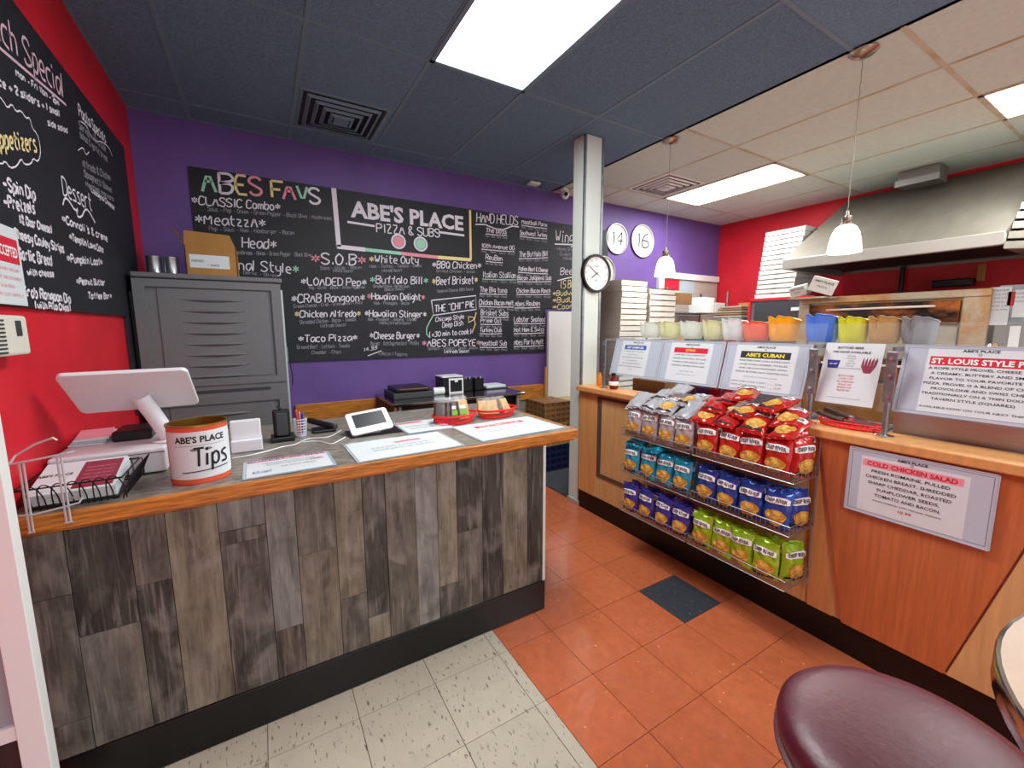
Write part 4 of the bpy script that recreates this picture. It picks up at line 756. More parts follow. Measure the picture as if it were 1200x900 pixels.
def cable(px, label, m='whiteplastic', r=.0028):
    P = [at(a, b, 'z', Z+r+.0003) for a, b in px]; Q = []
    for i in range(len(P)-1):
        p_, a, b, n_ = P[max(i-1, 0)], P[i], P[i+1], P[min(i+2, len(P)-1)]
        for k in range(6): s = k/6; Q.append(.5*((2*a)+(b-p_)*s+(2*p_-5*a+4*b-n_)*s*s+(3*a-3*b+n_-p_)*s**3))
    Q.append(P[-1]); solo('cable', G().tube(Q, r, 6), m, label, 'cable', smooth=True)
cable([(272, 537), (300, 532), (330, 524), (345, 521), (362, 514), (385, 512), (400, 504)], 'white cable running from the tip can to the scanner')
cable([(355, 518), (372, 517), (388, 520), (398, 516), (405, 512)], 'short white cable looping in front of the scanner')
# two red oval baskets with sweets
def obasket(cx, cy, rx, ry, rz, label):
    t = thing('snack_basket', label, 'basket', (cx, cy, Z)); c, s = math.cos(rz), math.sin(rz); n = 44
    def P(th, q, z): x = rx*q*math.cos(th); y_ = ry*q*math.sin(th); return Vector((cx+x*c-y_*s, cy+x*s+y_*c, Z+z))
    g = G()
    for q, z in ((.78, .002), (.84, .016), (.90, .030), (1.0, .050), (.985, .044)): g.tube([P(2*math.pi*i/n, q, z) for i in range(n)], .0022 if z < .04 else .0035, 6, closed=True)
    for i in range(n):
        a = 2*math.pi*i/n; g.tube([P(a, .78, .002), P(a+.05, .88, .026), P(a, 1.0, .050)], .0017, 4)
    g.add([P(2*math.pi*i/n, .78, .0015) for i in range(n)], [tuple(range(n))])
    part('woven_wall', g, 'redpl', t, smooth=True)
obasket(.905, 2.155, .135, .085, .10, 'red oval plastic basket of brownies, nearer the terminal')
obasket(1.19, 2.18, .135, .08, .12, 'red oval plastic basket of cookies at the counter end')
def treat(loc, rot, w, h, m, label, lab=None):
    t = thing('wrapped_treat', label, 'snack', loc, None, local=True, rot=rot); w *= 1.12; h *= 1.12
    part('cake', G().box(-w/2+.004, w/2-.004, -.013, .013, .006, h*.80), m, t, bevel=.005)
    g = G(); nu, nv = 8, 8
    for s in (1, -1):
        v = [((-1+2*i/nu)*w/2*(1+.06*math.sin(9*j+i)), -s*(.017*(max(0, 1-abs(-1+2*i/nu)**3))*(max(0, 1-abs(-1+2*j/nv)**4)))+.002*math.sin(5*i+3*j), h*j/nv) for j in range(nv+1) for i in range(nu+1)]
        g.add(v, [(j*(nu+1)+i, j*(nu+1)+i+1, (j+1)*(nu+1)+i+1, (j+1)*(nu+1)+i) for j in range(nv) for i in range(nu)])
    part('clear_wrapper', g, 'film', t, smooth=True)
    if lab: part('sticker', G().box(-w*.28, w*.28, -.0215, -.0200, h*.22, h*.42), lab, t); part('paper_sticker', G().box(-w*.25, w*.2, -.0215, -.0200, h*.46, h*.60), 'paper', t)
for i, (dx_, dy_, rz, m, lab, lb) in enumerate(((-.085, 0, -.5, 'brownie', None, 'wrapped brownie leaning at the left of the brownie basket'), (-.06, -.008, -.4, 'brownie', None, 'second wrapped brownie leaning behind the leftmost one'), (-.012, -.01, -.1, 'brownie', 'greenlab', 'wrapped brownie with a green sticker, front of its red basket'), (.05, -.008, .05, 'cookie', 'greenlab', 'wrapped tan bar with a green sticker beside the labelled brownie'), (.06, .03, .1, 'cookie', None, 'wrapped tan bar standing behind the green-stickered tan one'))):
    treat((.905+dx_, 2.155+dy_, Z+.008), (-.35, .0, rz), .075, .125, m, lb, lab)
for i, (dx_, dy_, rz, m, lb) in enumerate(((-.085, 0, -.3, 'cookie', 'leftmost wrapped cookie in the basket at the counter end'), (-.03, -.012, -.1, 'cookie', 'wrapped cookie slice at the front middle of the end basket'), (.03, -.006, .2, 'brownie', 'dark wrapped bar among the cookies in the end basket'), (.075, .004, .5, 'cookie', 'rightmost wrapped cookie in the end basket'))):
    treat((1.19+dx_, 2.18+dy_, Z+.008), (-.5, .0, rz), .07, .105, m, lb)

# ================================================================== WHITE FRAME, POSTER, THERMOSTAT (left edge)
t = thing('white_metal_frame', 'white metal frame standing at the left edge before the counter', 'frame', (-.6, 1.5, 0))
part('upright', G().box(-.612, -.560, 1.46, 1.50, 0, 1.55), 'white', t, bevel=.002); part('rail', G().box(-.655, -.612, 1.465, 1.495, .44, .48), 'white', t); part('upper_panel', G().box(-.655, -.612, 1.475, 1.485, .48, 1.55), mat('grey_panel', '9a9ca2', .5), t); part('lower_panel', G().box(-.655, -.612, 1.475, 1.485, .02, .44), mat('dark_brown_panel', '3a2a28', .5), t)
t = thing('wall_poster', 'white notice with a red block on the red wall above the heater box', 'poster', (XL+.02, 1.86, 1.56))
fp = FR((XL+.021, 1.72, 1.56), (0, 1, 0), (0, 0, 1)); part('sheet', G().fbox(fp, 0, .24, 0, .235, 0, .003), 'paper', t, bevel=.001)
part('red_block', G().fbox(fp, .02, .225, .125, .20, .003, .0036), 'inkred', t)
g = G(); text(g, fp, 'NOW ACCEPTED', .12, .145, .03, w=.19, bold=.02, c=.0042); part('white_lettering', g, 'inkwht', t)
g = G(); 
for i in range(4): text(g, fp, ('CALL AND ORDER', 'PICK UP OR DELIVERY', '618-9842', 'EVERY DAY UNTIL 9')[i], .13, .10-.025*i, .010, w=(.16, .18, .08, .17)[i], c=.0036)
part('lettering', g, 'inkpink', t)
t = thing('wall_device', 'off-white vented wall box under the notice at the left edge', 'wall device', (XL+.03, 1.86, 1.41))
part('housing', G().box(XL+.002, XL+.055, 1.60, 1.84, 1.413, 1.527), 'offwhite', t, bevel=.008); g = G()
for k in range(9): g.box(XL+.055, XL+.057, 1.605, 1.70, 1.421+k*.011, 1.426+k*.011)
part('vent_slots', g, 'darkgrey', t); part('display', G().box(XL+.055, XL+.057, 1.765, 1.795, 1.468, 1.512), 'darkgrey', t)

# ================================================================== GREY CABINET AND BEHIND THE COUNTER
t = thing('storage_cabinet', 'tall grey plastic storage cabinet with ribbed doors on the red wall side', 'cabinet', (-.24, 3.5, 0))
cf = 3.2; x0, x1, zt = -.612, .130, 1.812
part('carcass', G().box(x0+.005, x1-.005, cf+.02, YB-.02, 0, zt-.03), 'greyplastic', t); part('top', G().box(x0-.004, x1+.012, cf-.012, YB-.02, zt-.03, zt), 'greyplastic', t, bevel=.008)
def cdoor(z0, z1, ribs):
    d = part('door', G().box(x0, x1, cf+.004, cf+.02, z0, z1), 'greyplastic', t, label='moulded grey door')
    g = G(); b = .055
    for q in ((x0, x0+b, z0, z1), (x1-b, x1, z0, z1), (x0+b, x1-b, z0, z0+b*.8), (x0+b, x1-b, z1-b*.8, z1)): g.box(q[0], q[1], cf-.012, cf+.004, q[2], q[3])
    part('door_rim', g, 'greyplastic', d)
    part('raised_field', G().box(x0+b+.05, x1-b-.03, cf-.002, cf+.004, z0+b*.8+.004, z1-b*.8-.004), 'greyplastic', d, bevel=.003)
    for k in range(ribs):
        z = z1-.115-k*.067; v = []; n = 14; xm, hw = (x0+x1)/2, .16
        for i in range(n+1):
            s = -1+2*i/n; q = max(0, 1-s*s); v += [(xm+s*hw, cf-.002, z+.004+.008*q), (xm+s*hw, cf-.002-.014*q, z-.001), (xm+s*hw, cf-.002, z-.014*q)]
        f = [];
        for i in range(n): f += [(3*i, 3*i+1, 3*i+4, 3*i+3), (3*i+1, 3*i+2, 3*i+5, 3*i+4)]
        part('rib', G().add(v, f), 'greyplastic', d, smooth=True)
cdoor(1.135, 1.775, 8); cdoor(.10, 1.06, 10)
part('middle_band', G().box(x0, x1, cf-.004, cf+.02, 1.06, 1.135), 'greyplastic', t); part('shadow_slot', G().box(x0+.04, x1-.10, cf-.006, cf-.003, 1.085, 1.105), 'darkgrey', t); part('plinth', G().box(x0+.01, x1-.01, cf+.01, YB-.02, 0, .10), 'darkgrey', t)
part('side_rail', G().box(x1-.002, x1+.012, cf+.03, cf+.10, .1, 1.74), 'alum', t)
solo('gap_shade_panel', G().box(-.634, -.619, 3.22, 3.8, .0, 1.70), 'black', 'black panel added as shade between the cabinet and the red wall', 'board')  # added black panel, stands for the dark shade strip beside the cabinet
t = thing('cardboard_box', 'open cardboard box with a white shipping label on top of the cabinet', 'box', (-.24, 3.4, zt+.001))
bx0 = at(219, 321, 'y', 3.30).x; bx1 = at(279, 322, 'y', 3.30).x; bz = zt+.001; bh = at(216, 273, 'y', 3.30).z-bz
part('walls', G().box(bx0, bx1, 3.30, 3.304, bz, bz+bh*.72).box(bx0, bx1, 3.55, 3.554, bz, bz+bh*.72).box(bx0, bx0+.004, 3.30, 3.554, bz, bz+bh*.72).box(bx1-.004, bx1, 3.30, 3.554, bz, bz+bh*.72).box(bx0, bx1, 3.3, 3.554, bz, bz+.004), 'card', t)
ff = FR((bx0, 3.302, bz+bh*.72), (1, 0, 0), (0, .35, .94)); part('flap', G().prism([(0, 0), (bx1-bx0, 0), (bx1-bx0-.03, .09), (.0, .10)], ff, -.002, .002), 'card', t)
ff = FR((bx0+.002, 3.554, bz+bh*.72), (0, -1, 0), (-.45, 0, .9)); part('flap', G().prism([(0, 0), (.25, 0), (.25, .12), (0, .12)], ff, -.002, .002), 'card2', t)
fl = FR((bx0+.02, 3.2995, bz+bh*.20), (1, 0, 0), (0, 0, 1)); part('shipping_label', G().fbox(fl, 0, .205, 0, .080, 0, .001), 'paper', t); g = G(); text(g, fl, '||||||||||||', .04, .038, .012, w=.06, bold=.01, c=.0016); text(g, fl, '1  AAR35', .12, .015, .010, w=.06, bold=.02, c=.0016); part('lettering', g, 'ink', t)
for px, lb in ((180.5, 'left tin can on the cabinet beside the cardboard box'), (200.5, 'right tin can on the cabinet touching the cardboard box')):
    p = at(px, 310, 'y', 3.33); t = thing('tin_can', lb, 'can', (p.x, 3.33, zt+.001), 'tins on the cabinet')
    hh = .105; part('body', G().lathe([(.036, 0), (.038, .002), (.038, .006), (.0365, .01), (.0365, hh-.01), (.038, hh-.006), (.038, hh), (.036, hh), (.036, hh-.004), (.001, hh-.004)], (p.x, 3.33, zt+.001), 24), 'tin', t, smooth=True)
t = thing('hanging_tag', 'small grey tag with a black cord hanging on the cabinet side', 'tag', (.15, 3.28, 1.36)); part('plate', G().box(.146, .150, 3.26, 3.33, 1.26, 1.36), 'galv', t)
part('cord', G().tube([(.152, 3.27, 1.36), (.158, 3.265, 1.28), (.160, 3.262, 1.22), (.168, 3.262, 1.16), (.164, 3.262, 1.10)], .0035, 6), 'black', t, smooth=True)
# steel table
t = thing('steel_table', 'stainless work table with dark sides against the purple wall', 'table', (1.45, 3.53, 0))
part('tabletop', G().box(.845, 2.06, 3.22, 3.83, .875, .90), mat('polished_steel', '9a9c9e', .18, metal=1), t, bevel=.006)
part('side_panel', G().box(.85, .87, 3.23, 3.82, 0, .875), 'card2', t, label='brown side panel'); part('dark_cabinet', G().box(.87, 2.03, 3.30, 3.82, .08, .875), 'black', t)
for x in (.90, 2.0): part('leg', G().cyl((x, 3.26, 0), (x, 3.26, .875), .018, 12), 'steel', t, smooth=True)
zt2 = .9005
t = thing('contact_grill', 'dark low countertop grill at the left of the steel table', 'appliance', (1.05, 3.6, zt2)); part('base', G().box(.90, 1.24, 3.42, 3.74, zt2, zt2+.05), 'darkgrey', t, bevel=.006); part('lid', G().box(.93, 1.22, 3.44, 3.73, zt2+.052, zt2+.085), 'black', t, bevel=.008); part('handle', G().tube([(.96, 3.44, zt2+.07), (.96, 3.41, zt2+.08), (1.19, 3.41, zt2+.08), (1.19, 3.44, zt2+.07)], .006, 6), 'card2', t)
solo('paper_roll', G().cyl((1.27, 3.50, zt2+.032), (1.37, 3.50, zt2+.032), .032, 20), 'white', 'white paper roll lying between the grill and the napkin box', 'paper roll', smooth=True)
t = thing('napkin_dispenser', 'black napkin dispenser with a white face on the steel table', 'dispenser', (1.47, 3.56, zt2)); part('case', G().box(1.36, 1.56, 3.50, 3.68, zt2, zt2+.145), 'black', t, bevel=.005)
part('face_frame', G().box(1.42, 1.56, 3.494, 3.50, zt2, zt2+.012).box(1.42, 1.56, 3.494, 3.50, zt2+.118, zt2+.135).box(1.42, 1.432, 3.494, 3.50, zt2+.012, zt2+.118).box(1.548, 1.56, 3.494, 3.50, zt2+.012, zt2+.118), 'white', t); part('latch', G().box(1.475, 1.505, 3.490, 3.494, zt2+.10, zt2+.125), 'white', t); part('lid', G().box(1.36, 1.56, 3.50, 3.68, zt2+.145, zt2+.155), 'white', t)
for k, (xa, lb) in enumerate(((1.585, 'left black utensil bin beside the napkin dispenser'), (1.695, 'right black utensil bin on the steel table'))):
    t = thing('utensil_bin', lb, 'bin', (xa+.045, 3.60, zt2)); part('bin_walls', G().box(xa, xa+.095, 3.54, 3.545, zt2, zt2+.11).box(xa, xa+.095, 3.655, 3.66, zt2, zt2+.11).box(xa, xa+.005, 3.54, 3.66, zt2, zt2+.11).box(xa+.09, xa+.095, 3.54, 3.66, zt2, zt2+.11).box(xa, xa+.095, 3.54, 3.66, zt2, zt2+.005), 'black', t)
    g = G()
    for i in range(7): g.cyl((xa+.02+.01*i, 3.57+.012*(i % 3), zt2+.01), (xa+.018+.011*i, 3.56+.014*(i % 4), zt2+.13), .004, 6)
    part('cutlery', g, 'chrome', t)
t = thing('serving_tray', 'flat tray with white papers at the right of the steel table', 'tray', (1.93, 3.60, zt2)); part('tray', G().box(1.81, 2.05, 3.52, 3.74, zt2, zt2+.012), 'darkgrey', t, bevel=.004); part('papers', G().box(1.82, 2.03, 3.53, 3.72, zt2+.013, zt2+.035), 'paper', t, bevel=.003)
# white door, crates, bottles, mat
t = thing('white_panel_door', 'plain white panel standing at the purple wall left of the pillar', 'panel', (3.0, YB-.05, 0)); part('leaf', G().box(2.735, 3.60, YB-.06, YB-.022, .0, 1.665), 'white', t, bevel=.003); part('edge_post', G().box(2.705, 2.733, YB-.05, YB-.022, 0, 1.05), 'maple2', t)
def crate(name, x0, x1, y0, y1, z0, z1, label, m, m2):
    t = thing(name, label, 'crate', ((x0+x1)/2, (y0+y1)/2, z0)); part('walls', G().box(x0+.006, x1-.006, y0+.006, y1-.006, z0+.003, z1-.004), m2, t); g = G()
    for zz in [z0+(z1-z0)*k/4 for k in range(5)]:
        g.box(x0, x1, y0, y0+.01, max(z0, zz-.012), min(z1, zz+.012)); g.box(x0, x0+.01, y0, y1, max(z0, zz-.012), min(z1, zz+.012))
    for i in range(6):
        xx = x0+(x1-x0)*i/5; g.box(max(x0, xx-.010), min(x1, xx+.010), y0-.001, y0+.008, z0, z1)
        yy = y0+(y1-y0)*i/5; g.box(x0-.001, x0+.008, max(y0, yy-.010), min(y1, yy+.010), z0, z1)
    part('lattice', g, m, t); 
    part('top_boards', G().box(x0, x1, y0, y1, z1-.004, z1), m, t)
cm = mat('tan_crate_plastic', 'b39a63', .6); cm2 = mat('dark_tan', '6d5a3a', .7)
crate('storage_crate', 2.42, 2.76, 3.42, 3.78, .27, .50, 'upper tan lattice crate in the corner by the white panel', cm, cm2); crate('storage_crate', 2.42, 2.76, 3.42, 3.78, .501, .72, 'topmost brown lattice crate of the pile by the white panel', mat('brown_crate', '8a6038', .6), cm2)
crate('bottle_crate', 2.40, 2.78, 3.40, 3.80, 0, .269, 'dark blue bottle crate under the tan crates', 'navy', mat('deep_navy', '0f1530', .5))
crate('storage_crate', 2.80, 3.10, 3.42, 3.78, .0, .70, 'tall tan crate pile right of the lattice crates, half behind the pillar', cm, cm2)
solo('rubber_mat', G().box(2.22, 3.2, 2.80, 3.38, .0005, .012), 'concrete', 'dark rubber mat on the floor behind the pillar', 'mat')

# ================================================================== CEILING AND WALL ITEMS
def pendant(y, label):
    x = 2.85; t = thing('pendant_lamp', label, 'lamp', (x, y, 1.90))
    part('canopy', G().lathe([(.062, 0), (.066, -.006), (.05, -.022), (.012, -.030)], (x, y, ZC-.004), 32), 'nickel', t, smooth=True)
    g = G(); n = 60
    g.tube([(x+.0015*math.cos(k*1.3), y+.0015*math.sin(k*1.3), ZC-.03-(ZC-.03-2.12)*k/n) for k in range(n+1)], .0022, 5); part('cord', g, mat('cord_beige', '9c9080', .5), t, smooth=True)
    part('socket', G().lathe([(.008, .225), (.010, .20), (.024, .195), (.026, .175), (.020, .165), (.030, .155), (.030, .140)], (x, y, 1.90), 24), 'nickel', t, smooth=True)
    part('glass_shade', G().lathe([(.028, .150), (.048, .135), (.063, .105), (.073, .06), (.080, 0), (.076, 0), (.069, .06), (.059, .103), (.044, .13), (.026, .145)], (x, y, 1.90), 36), 'shade', t, smooth=True)
    l = bpy.data.lights.new('pendant_bulb', 'POINT'); l.energy = 4; l.color = (1, .93, .8); l.shadow_soft_size = .03
    o = bpy.data.objects.new('pendant_bulb', l); o.location = (x, y, 1.87); COL.objects.link(o)
pendant(1.135, 'white glass pendant lamp on a long cord before the steel hood'); pendant(2.36, 'white glass pendant lamp beside the numbered pizza pans')
def clock(fr, r, label, hands=True, name='wall_clock'):
    t = thing(name, label, 'clock', fr(0, 0, 0))
    part('rim', G().lathe([(r*.86, .0), (r, .0), (r*1.0, .02), (r*.96, .030), (r*.88, .030), (r*.86, .018)], n=40, fr=fr), 'black', t, smooth=True)
    part('dial', G().lathe([(r*.88, .014), (r*.88, .017), (.001, .017)], n=40, fr=fr), 'white', t)
    g = G()
    for k in range(12):
        q = math.pi/2-2*math.pi*k/12; text(g, fr, str(12 if k == 0 else k), r*.72*math.cos(q), r*.72*math.sin(q)-r*.06, r*.13, c=.018)
    text(g, fr, 'TURBO', 0, r*.32, r*.10, c=.018); text(g, fr, '61', 0, -r*.42, r*.14, bold=.02, c=.018); part('numerals', g, 'inkgrey', t)
    for (q, L, wd, m) in ((R(145), .62, .035, 'ink'), (R(215), .42, .045, 'ink'), (R(-25), .28, .02, 'inkred')):
        g = G(); ribbon(g, fr, [(-.1*r*math.cos(q), -.1*r*math.sin(q)), (L*r*math.cos(q), L*r*math.sin(q))], wd*r, c=.020); part('hand', g, m, t)
clock(FR((2.325, 2.606, 1.912), (1, 0, 0), (0, 0, 1)), .150, 'round black-rimmed wall clock on the pillar')
def pan(px, py, r, s, label, depth=0):
    p = at(px, py, 'y', YB-.01); fr = FR((p.x, YB-.002-depth, p.z), (1, 0, 0), (0, 0, 1)); t = thing('pizza_pan', label, 'pan', fr(0, 0, 0), 'pizza pans on the wall')
    part('pan', G().lathe([(.001, .004), (r*.9, .004), (r*.96, .018), (r, .018), (r, .012), (r*.92, .0), (.001, .0)], n=40, fr=fr), mat('matt_aluminium', 'c3c3bc', .45, metal=.35), t, smooth=True)
    part('dark_edge', G().lathe([(r, .006), (r*1.03, .006), (r*1.03, .014), (r, .014)], n=40, fr=fr), 'black', t, smooth=True)
    if s: g = G(); hand(g, fr, s, -r*.55, -r*.38, r*.62, -r*.38, r*.85, 0, wd=.012, jit=.05); part('numeral', g, 'ink', t) if False else [setattr(o, 'name', 'numeral') for o in [part('numeral', G().add([Vector(v)+Vector((0, -.006, 0)) for v in g.v], g.f), 'ink', t)]]
pan(723, 280, .178, '14', 'smaller pizza pan numbered 14, nearer the pillar'); pan(753, 282.5, .200, '16', 'larger pizza pan numbered 16, nearer the lamp')
pan(706, 319, .185, None, 'plain round pizza pan mostly hidden behind the clock', .016)
t = thing('security_camera', 'small white dome security camera at the ceiling left of the pillar', 'camera', (2.86, 3.72, ZC-.06)); part('mount', G().lathe([(.05, 0), (.05, -.02), (.03, -.03)], (2.86, 3.72, ZC-.004), 24), 'white', t, smooth=True)
bcs = G(); bcs.lathe([(.001, .045), (.025, .04), (.042, .02), (.045, 0), (.040, -.02), (.02, -.04), (.001, -.045)], (2.86, 3.70, ZC-.065), 24); part('dome', bcs, 'white', t, smooth=True); part('lens', G().cyl((2.845, 3.668, ZC-.070), (2.835, 3.650, ZC-.073), .02, 20), 'black', t, smooth=True)
solo('ceiling_sensor', G().box(2.40, 2.52, 3.66, 3.74, ZC-.03, ZC-.006), 'white', 'flat white sensor plate at the ceiling edge', 'sensor', bevel=.006)
solo('ceiling_bracket', G().box(2.90, 3.22, 3.60, 3.80, ZC-.028, ZC-.006), 'offwhite', 'pale ceiling strip beside the security camera', 'bracket')

# ================================================================== KITCHEN
# pass-through frame on back wall
t = thing('wall_noticeboard', 'white-framed notice area under the purple wall at the right corner', 'noticeboard', (5.1, YB-.02, 1.6))
part('header', G().box(4.50, 5.78, YB-.05, YB-.002, 2.13, 2.21), 'white', t, bevel=.004); part('jamb', G().box(4.50, 4.60, YB-.05, YB-.002, 1.2, 2.13), 'white', t); part('backing', G().box(4.60, 5.78, YB-.02, YB-.002, 1.2, 2.13), mat('pale_backing', 'b9b2a6', .6), t)
part('red_notice', G().box(4.62, 4.93, YB-.026, YB-.021, 1.98, 2.12), 'inkred', t); part('white_notice', G().box(4.62, 4.93, YB-.026, YB-.021, 1.86, 1.975), 'paper', t); part('pale_sheet', G().box(4.98, 5.25, YB-.026, YB-.021, 1.75, 2.12), 'lamin', t)
fn_ = FR((4.62, YB-.0265, 1.90), (1, 0, 0), (0, 0, 1)); g = G(); text(g, fn_, 'NO SMOKING', .15, .02, .03, w=.24, c=.001); part('lettering', g, 'inkblue', t)
# shelving with boxes
t = thing('wire_shelving', 'wire shelving unit along the purple wall in the kitchen', 'shelving', (4.7, 3.55, 0))
for x in (4.1, 5.3):
    for y in (3.36, 3.76): part('post', G().cyl((x, y, 0), (x, y, 1.95), .012, 8), 'chrome', t, smooth=True)
for z in (1.25, 1.66):
    g = G()
    for y in (3.36, 3.76): g.tube([(4.1, y, z), (5.3, y, z)], .005, 6); g.tube([(4.1, y, z-.03), (5.3, y, z-.03)], .004, 6)
    for i in range(48): x = 4.1+1.2*i/47; g.tube([(x, 3.36, z+.003), (x, 3.76, z+.003)], .002, 4)
    part('wire_shelf', g, 'wire', t)
k = 0
for (x0, x1, z0, z1, m, lb) in ((4.15, 4.55, 1.668, 1.76, 'pizzag', 'pale carton on the upper wire shelf'), (4.12, 4.60, 1.762, 1.90, 'card2', 'brown flattened cartons stacked over the white carton'), (4.80, 5.05, 1.668, 1.86, 'white', 'tall white tub with dark print on the upper shelf'), (5.08, 5.28, 1.668, 1.80, 'pizzaw', 'small pale carton beside the white tub'), (4.15, 4.50, 1.258, 1.45, 'card', 'tan carton on the lower wire shelf'), (4.55, 4.90, 1.258, 1.50, 'black', 'black bin on the lower wire shelf'), (4.95, 5.25, 1.258, 1.44, 'pizzag', 'grey carton on the lower wire shelf')):
    solo('carton', G().box(x0, x1, 3.38, 3.72, z0, z1), m, lb, 'carton', bevel=.004)
for k in range(5):
    solo('flattened_boxes', G().box(4.95+.03*k, 5.75, 2.95+.02*k, 3.32, 1.60+.030*k, 1.625+.030*k), 'card2' if k % 2 else 'pizzag', 'brown flattened box in the right-hand pile by the red wall, %s from the bottom' % ORD[k], 'flattened box', bevel=.008)
solo('box_pile_table', G().box(4.92, 5.78, 2.93, 3.34, 1.55, 1.598).box(4.94, 4.98, 2.95, 2.99, 0, 1.55).box(5.72, 5.76, 2.95, 2.99, 0, 1.55), 'steel', 'steel rack carrying the brown flattened boxes', 'rack')
solo('wooden_box', G().box(5.45, 5.72, 3.05, 3.3, 1.758, 1.80), 'card', 'flat tan box on top of the flattened box pile', 'box')
# pizza box stacks
def pbox_mesh(w, d, h):
    g = G(); g.add([(-w/2, -d/2, 0), (w/2, -d/2, 0), (w/2, d/2, 0), (-w/2, d/2, 0), (-w/2-.002, -d/2-.004, h*.8), (w/2+.002, -d/2-.004, h*.8), (w/2, d/2, h), (-w/2, d/2, h), (-w/2, -d/2+.006, h), (w/2, -d/2+.006, h)], [(0, 3, 2, 1), (0, 1, 5, 4), (4, 5, 9, 8), (8, 9, 6, 7), (2, 3, 7, 6)], 0)
    g.add([(-w/2, -d/2, 0), (-w/2, d/2, 0), (-w/2-.002, -d/2-.004, h*.8), (-w/2, d/2, h), (-w/2, -d/2+.006, h)], [(0, 2, 4, 3, 1)], 1); g.add([(w/2, -d/2, 0), (w/2, d/2, 0), (w/2+.002, -d/2-.004, h*.8), (w/2, d/2, h), (w/2, -d/2+.006, h)], [(0, 1, 3, 4, 2)], 1)
    return g
ORDT = ['topmost']+[q+' from the top' for q in ('second', 'third', 'fourth', 'fifth', 'sixth', 'seventh', 'eighth', 'ninth', 'tenth', 'eleventh', 'twelfth', 'thirteenth', 'fourteenth', 'fifteenth', 'sixteenth', 'seventeenth', 'eighteenth', 'nineteenth', 'twentieth')]
def stack(x, y, z, n, w, d, h, rz, lean, group, where, sidem='pizzag'):
    me = mesh('carton', pbox_mesh(w, d, h), ['pizzaw', sidem]); sl = mesh('slot', G().box(-.02, .02, -d/2-.010, -d/2-.004, h*.90, h*1.04).box(-w/2+.004, w/2-.004, -d/2-.0065, -d/2+.003, h*.87, h*1.01), 'khandle')
    for k in range(n):
        o = thing('pizza_box', 'pizza box, %s of the white stack %s' % (ORDT[n-k-1].replace(' from the top', ' from the top,') if False else ORDT[n-k-1].replace('from the top', 'from top'), where), 'pizza box', (x+lean[0]*k+random.uniform(-.004, .004), y+lean[1]*k+random.uniform(-.004, .004), z+k*(h+.0005)), group, local=True, rot=(0, 0, rz+random.uniform(-.02, .02)))
        for nm, m_ in (('carton', me), ('slot', sl)): c = bpy.data.objects.new(nm, m_); COL.objects.link(c); c.parent = o
stack(2.795, 2.78, .931, 20, .305, .305, .0475, 0, (0, 0), 'pizza boxes in the tall front stack', 'nearest the pillar')
stack(3.145, 2.78, .931, 18, .335, .335, .0495, 0, (0, 0), 'pizza boxes in the second stack', 'second from the pillar')
solo('box_table', G().box(2.62, 3.36, 2.605, 2.97, .05, .93), 'steel', 'steel stand under the two pizza box stacks beside the pillar', 'stand')
# hood
hx, hy0, hy1 = 4.5, .84, 2.30
t = thing('extractor_hood', 'large sloped stainless extractor hood over the oven', 'hood', (5.1, 1.6, 2.05))
g = G(); v = []
for y in (hy0, hy1): v += [(hx, y, 2.145), (5.78, y, 2.90), (5.78, y, 2.08), (hx+.06, y, 2.08)]
g.add(v, [(0, 1, 5, 4), (1, 2, 6, 5), (4, 5, 6, 7), (0, 3, 2, 1)]); part('canopy', g, 'hoodsteel', t)
v = []
for y in (hy0+.01, hy1-.01): v += [(hx+.07, y, 2.12), (5.7, y, 2.5), (5.7, y, 2.1)]
part('underside', G().add(v, [(0, 3, 4, 1), (1, 4, 5, 2)]), 'darkgrey', t)
part('lip', G().box(hx-.012, hx+.035, hy0, hy1, 2.050, 2.145), 'liptrim', t, bevel=.006); part('end_lip', G().box(hx+.035, 5.7, hy1-.03, hy1, 2.050, 2.14), 'steel', t); part('grease_filter', G().box(hx+.2, 5.6, hy0+.1, hy1-.1, 2.10, 2.115), 'dark', t)
for k in range(9):
    z0 = 2.02+k*.075; y0 = hy0-.005
    part('side_slat', G().add([(4.46+.02*k*3.5, y0, z0), (5.75, y0, z0), (5.75, y0-.30, z0-.04), (4.46+.07*k, y0-.30, z0-.04), (4.48+.07*k, y0, z0+.05), (5.75, y0, z0+.05), (5.75, y0-.30, z0+.02), (4.48+.07*k, y0-.30, z0+.02)], [(0, 1, 2, 3), (4, 7, 6, 5), (0, 3, 7, 4), (3, 2, 6, 7), (0, 4, 5, 1), (1, 5, 6, 2)]), 'hoodsteel', t)
t = thing('duct_box', 'small square metal duct box at the ceiling above the hood', 'duct', (5.45, 1.6, 2.85)); 
p = [at(1059, 205, 'z', ZC-.005), at(1109, 194, 'z', ZC-.005)]; part('box', G().box(5.30, 5.52, p[1].y, p[0].y, ZC-.14, ZC-.005), 'cond', t); part('flange', G().box(5.28, 5.30, p[1].y-.01, p[0].y+.01, ZC-.145, ZC-.09), 'steel', t)
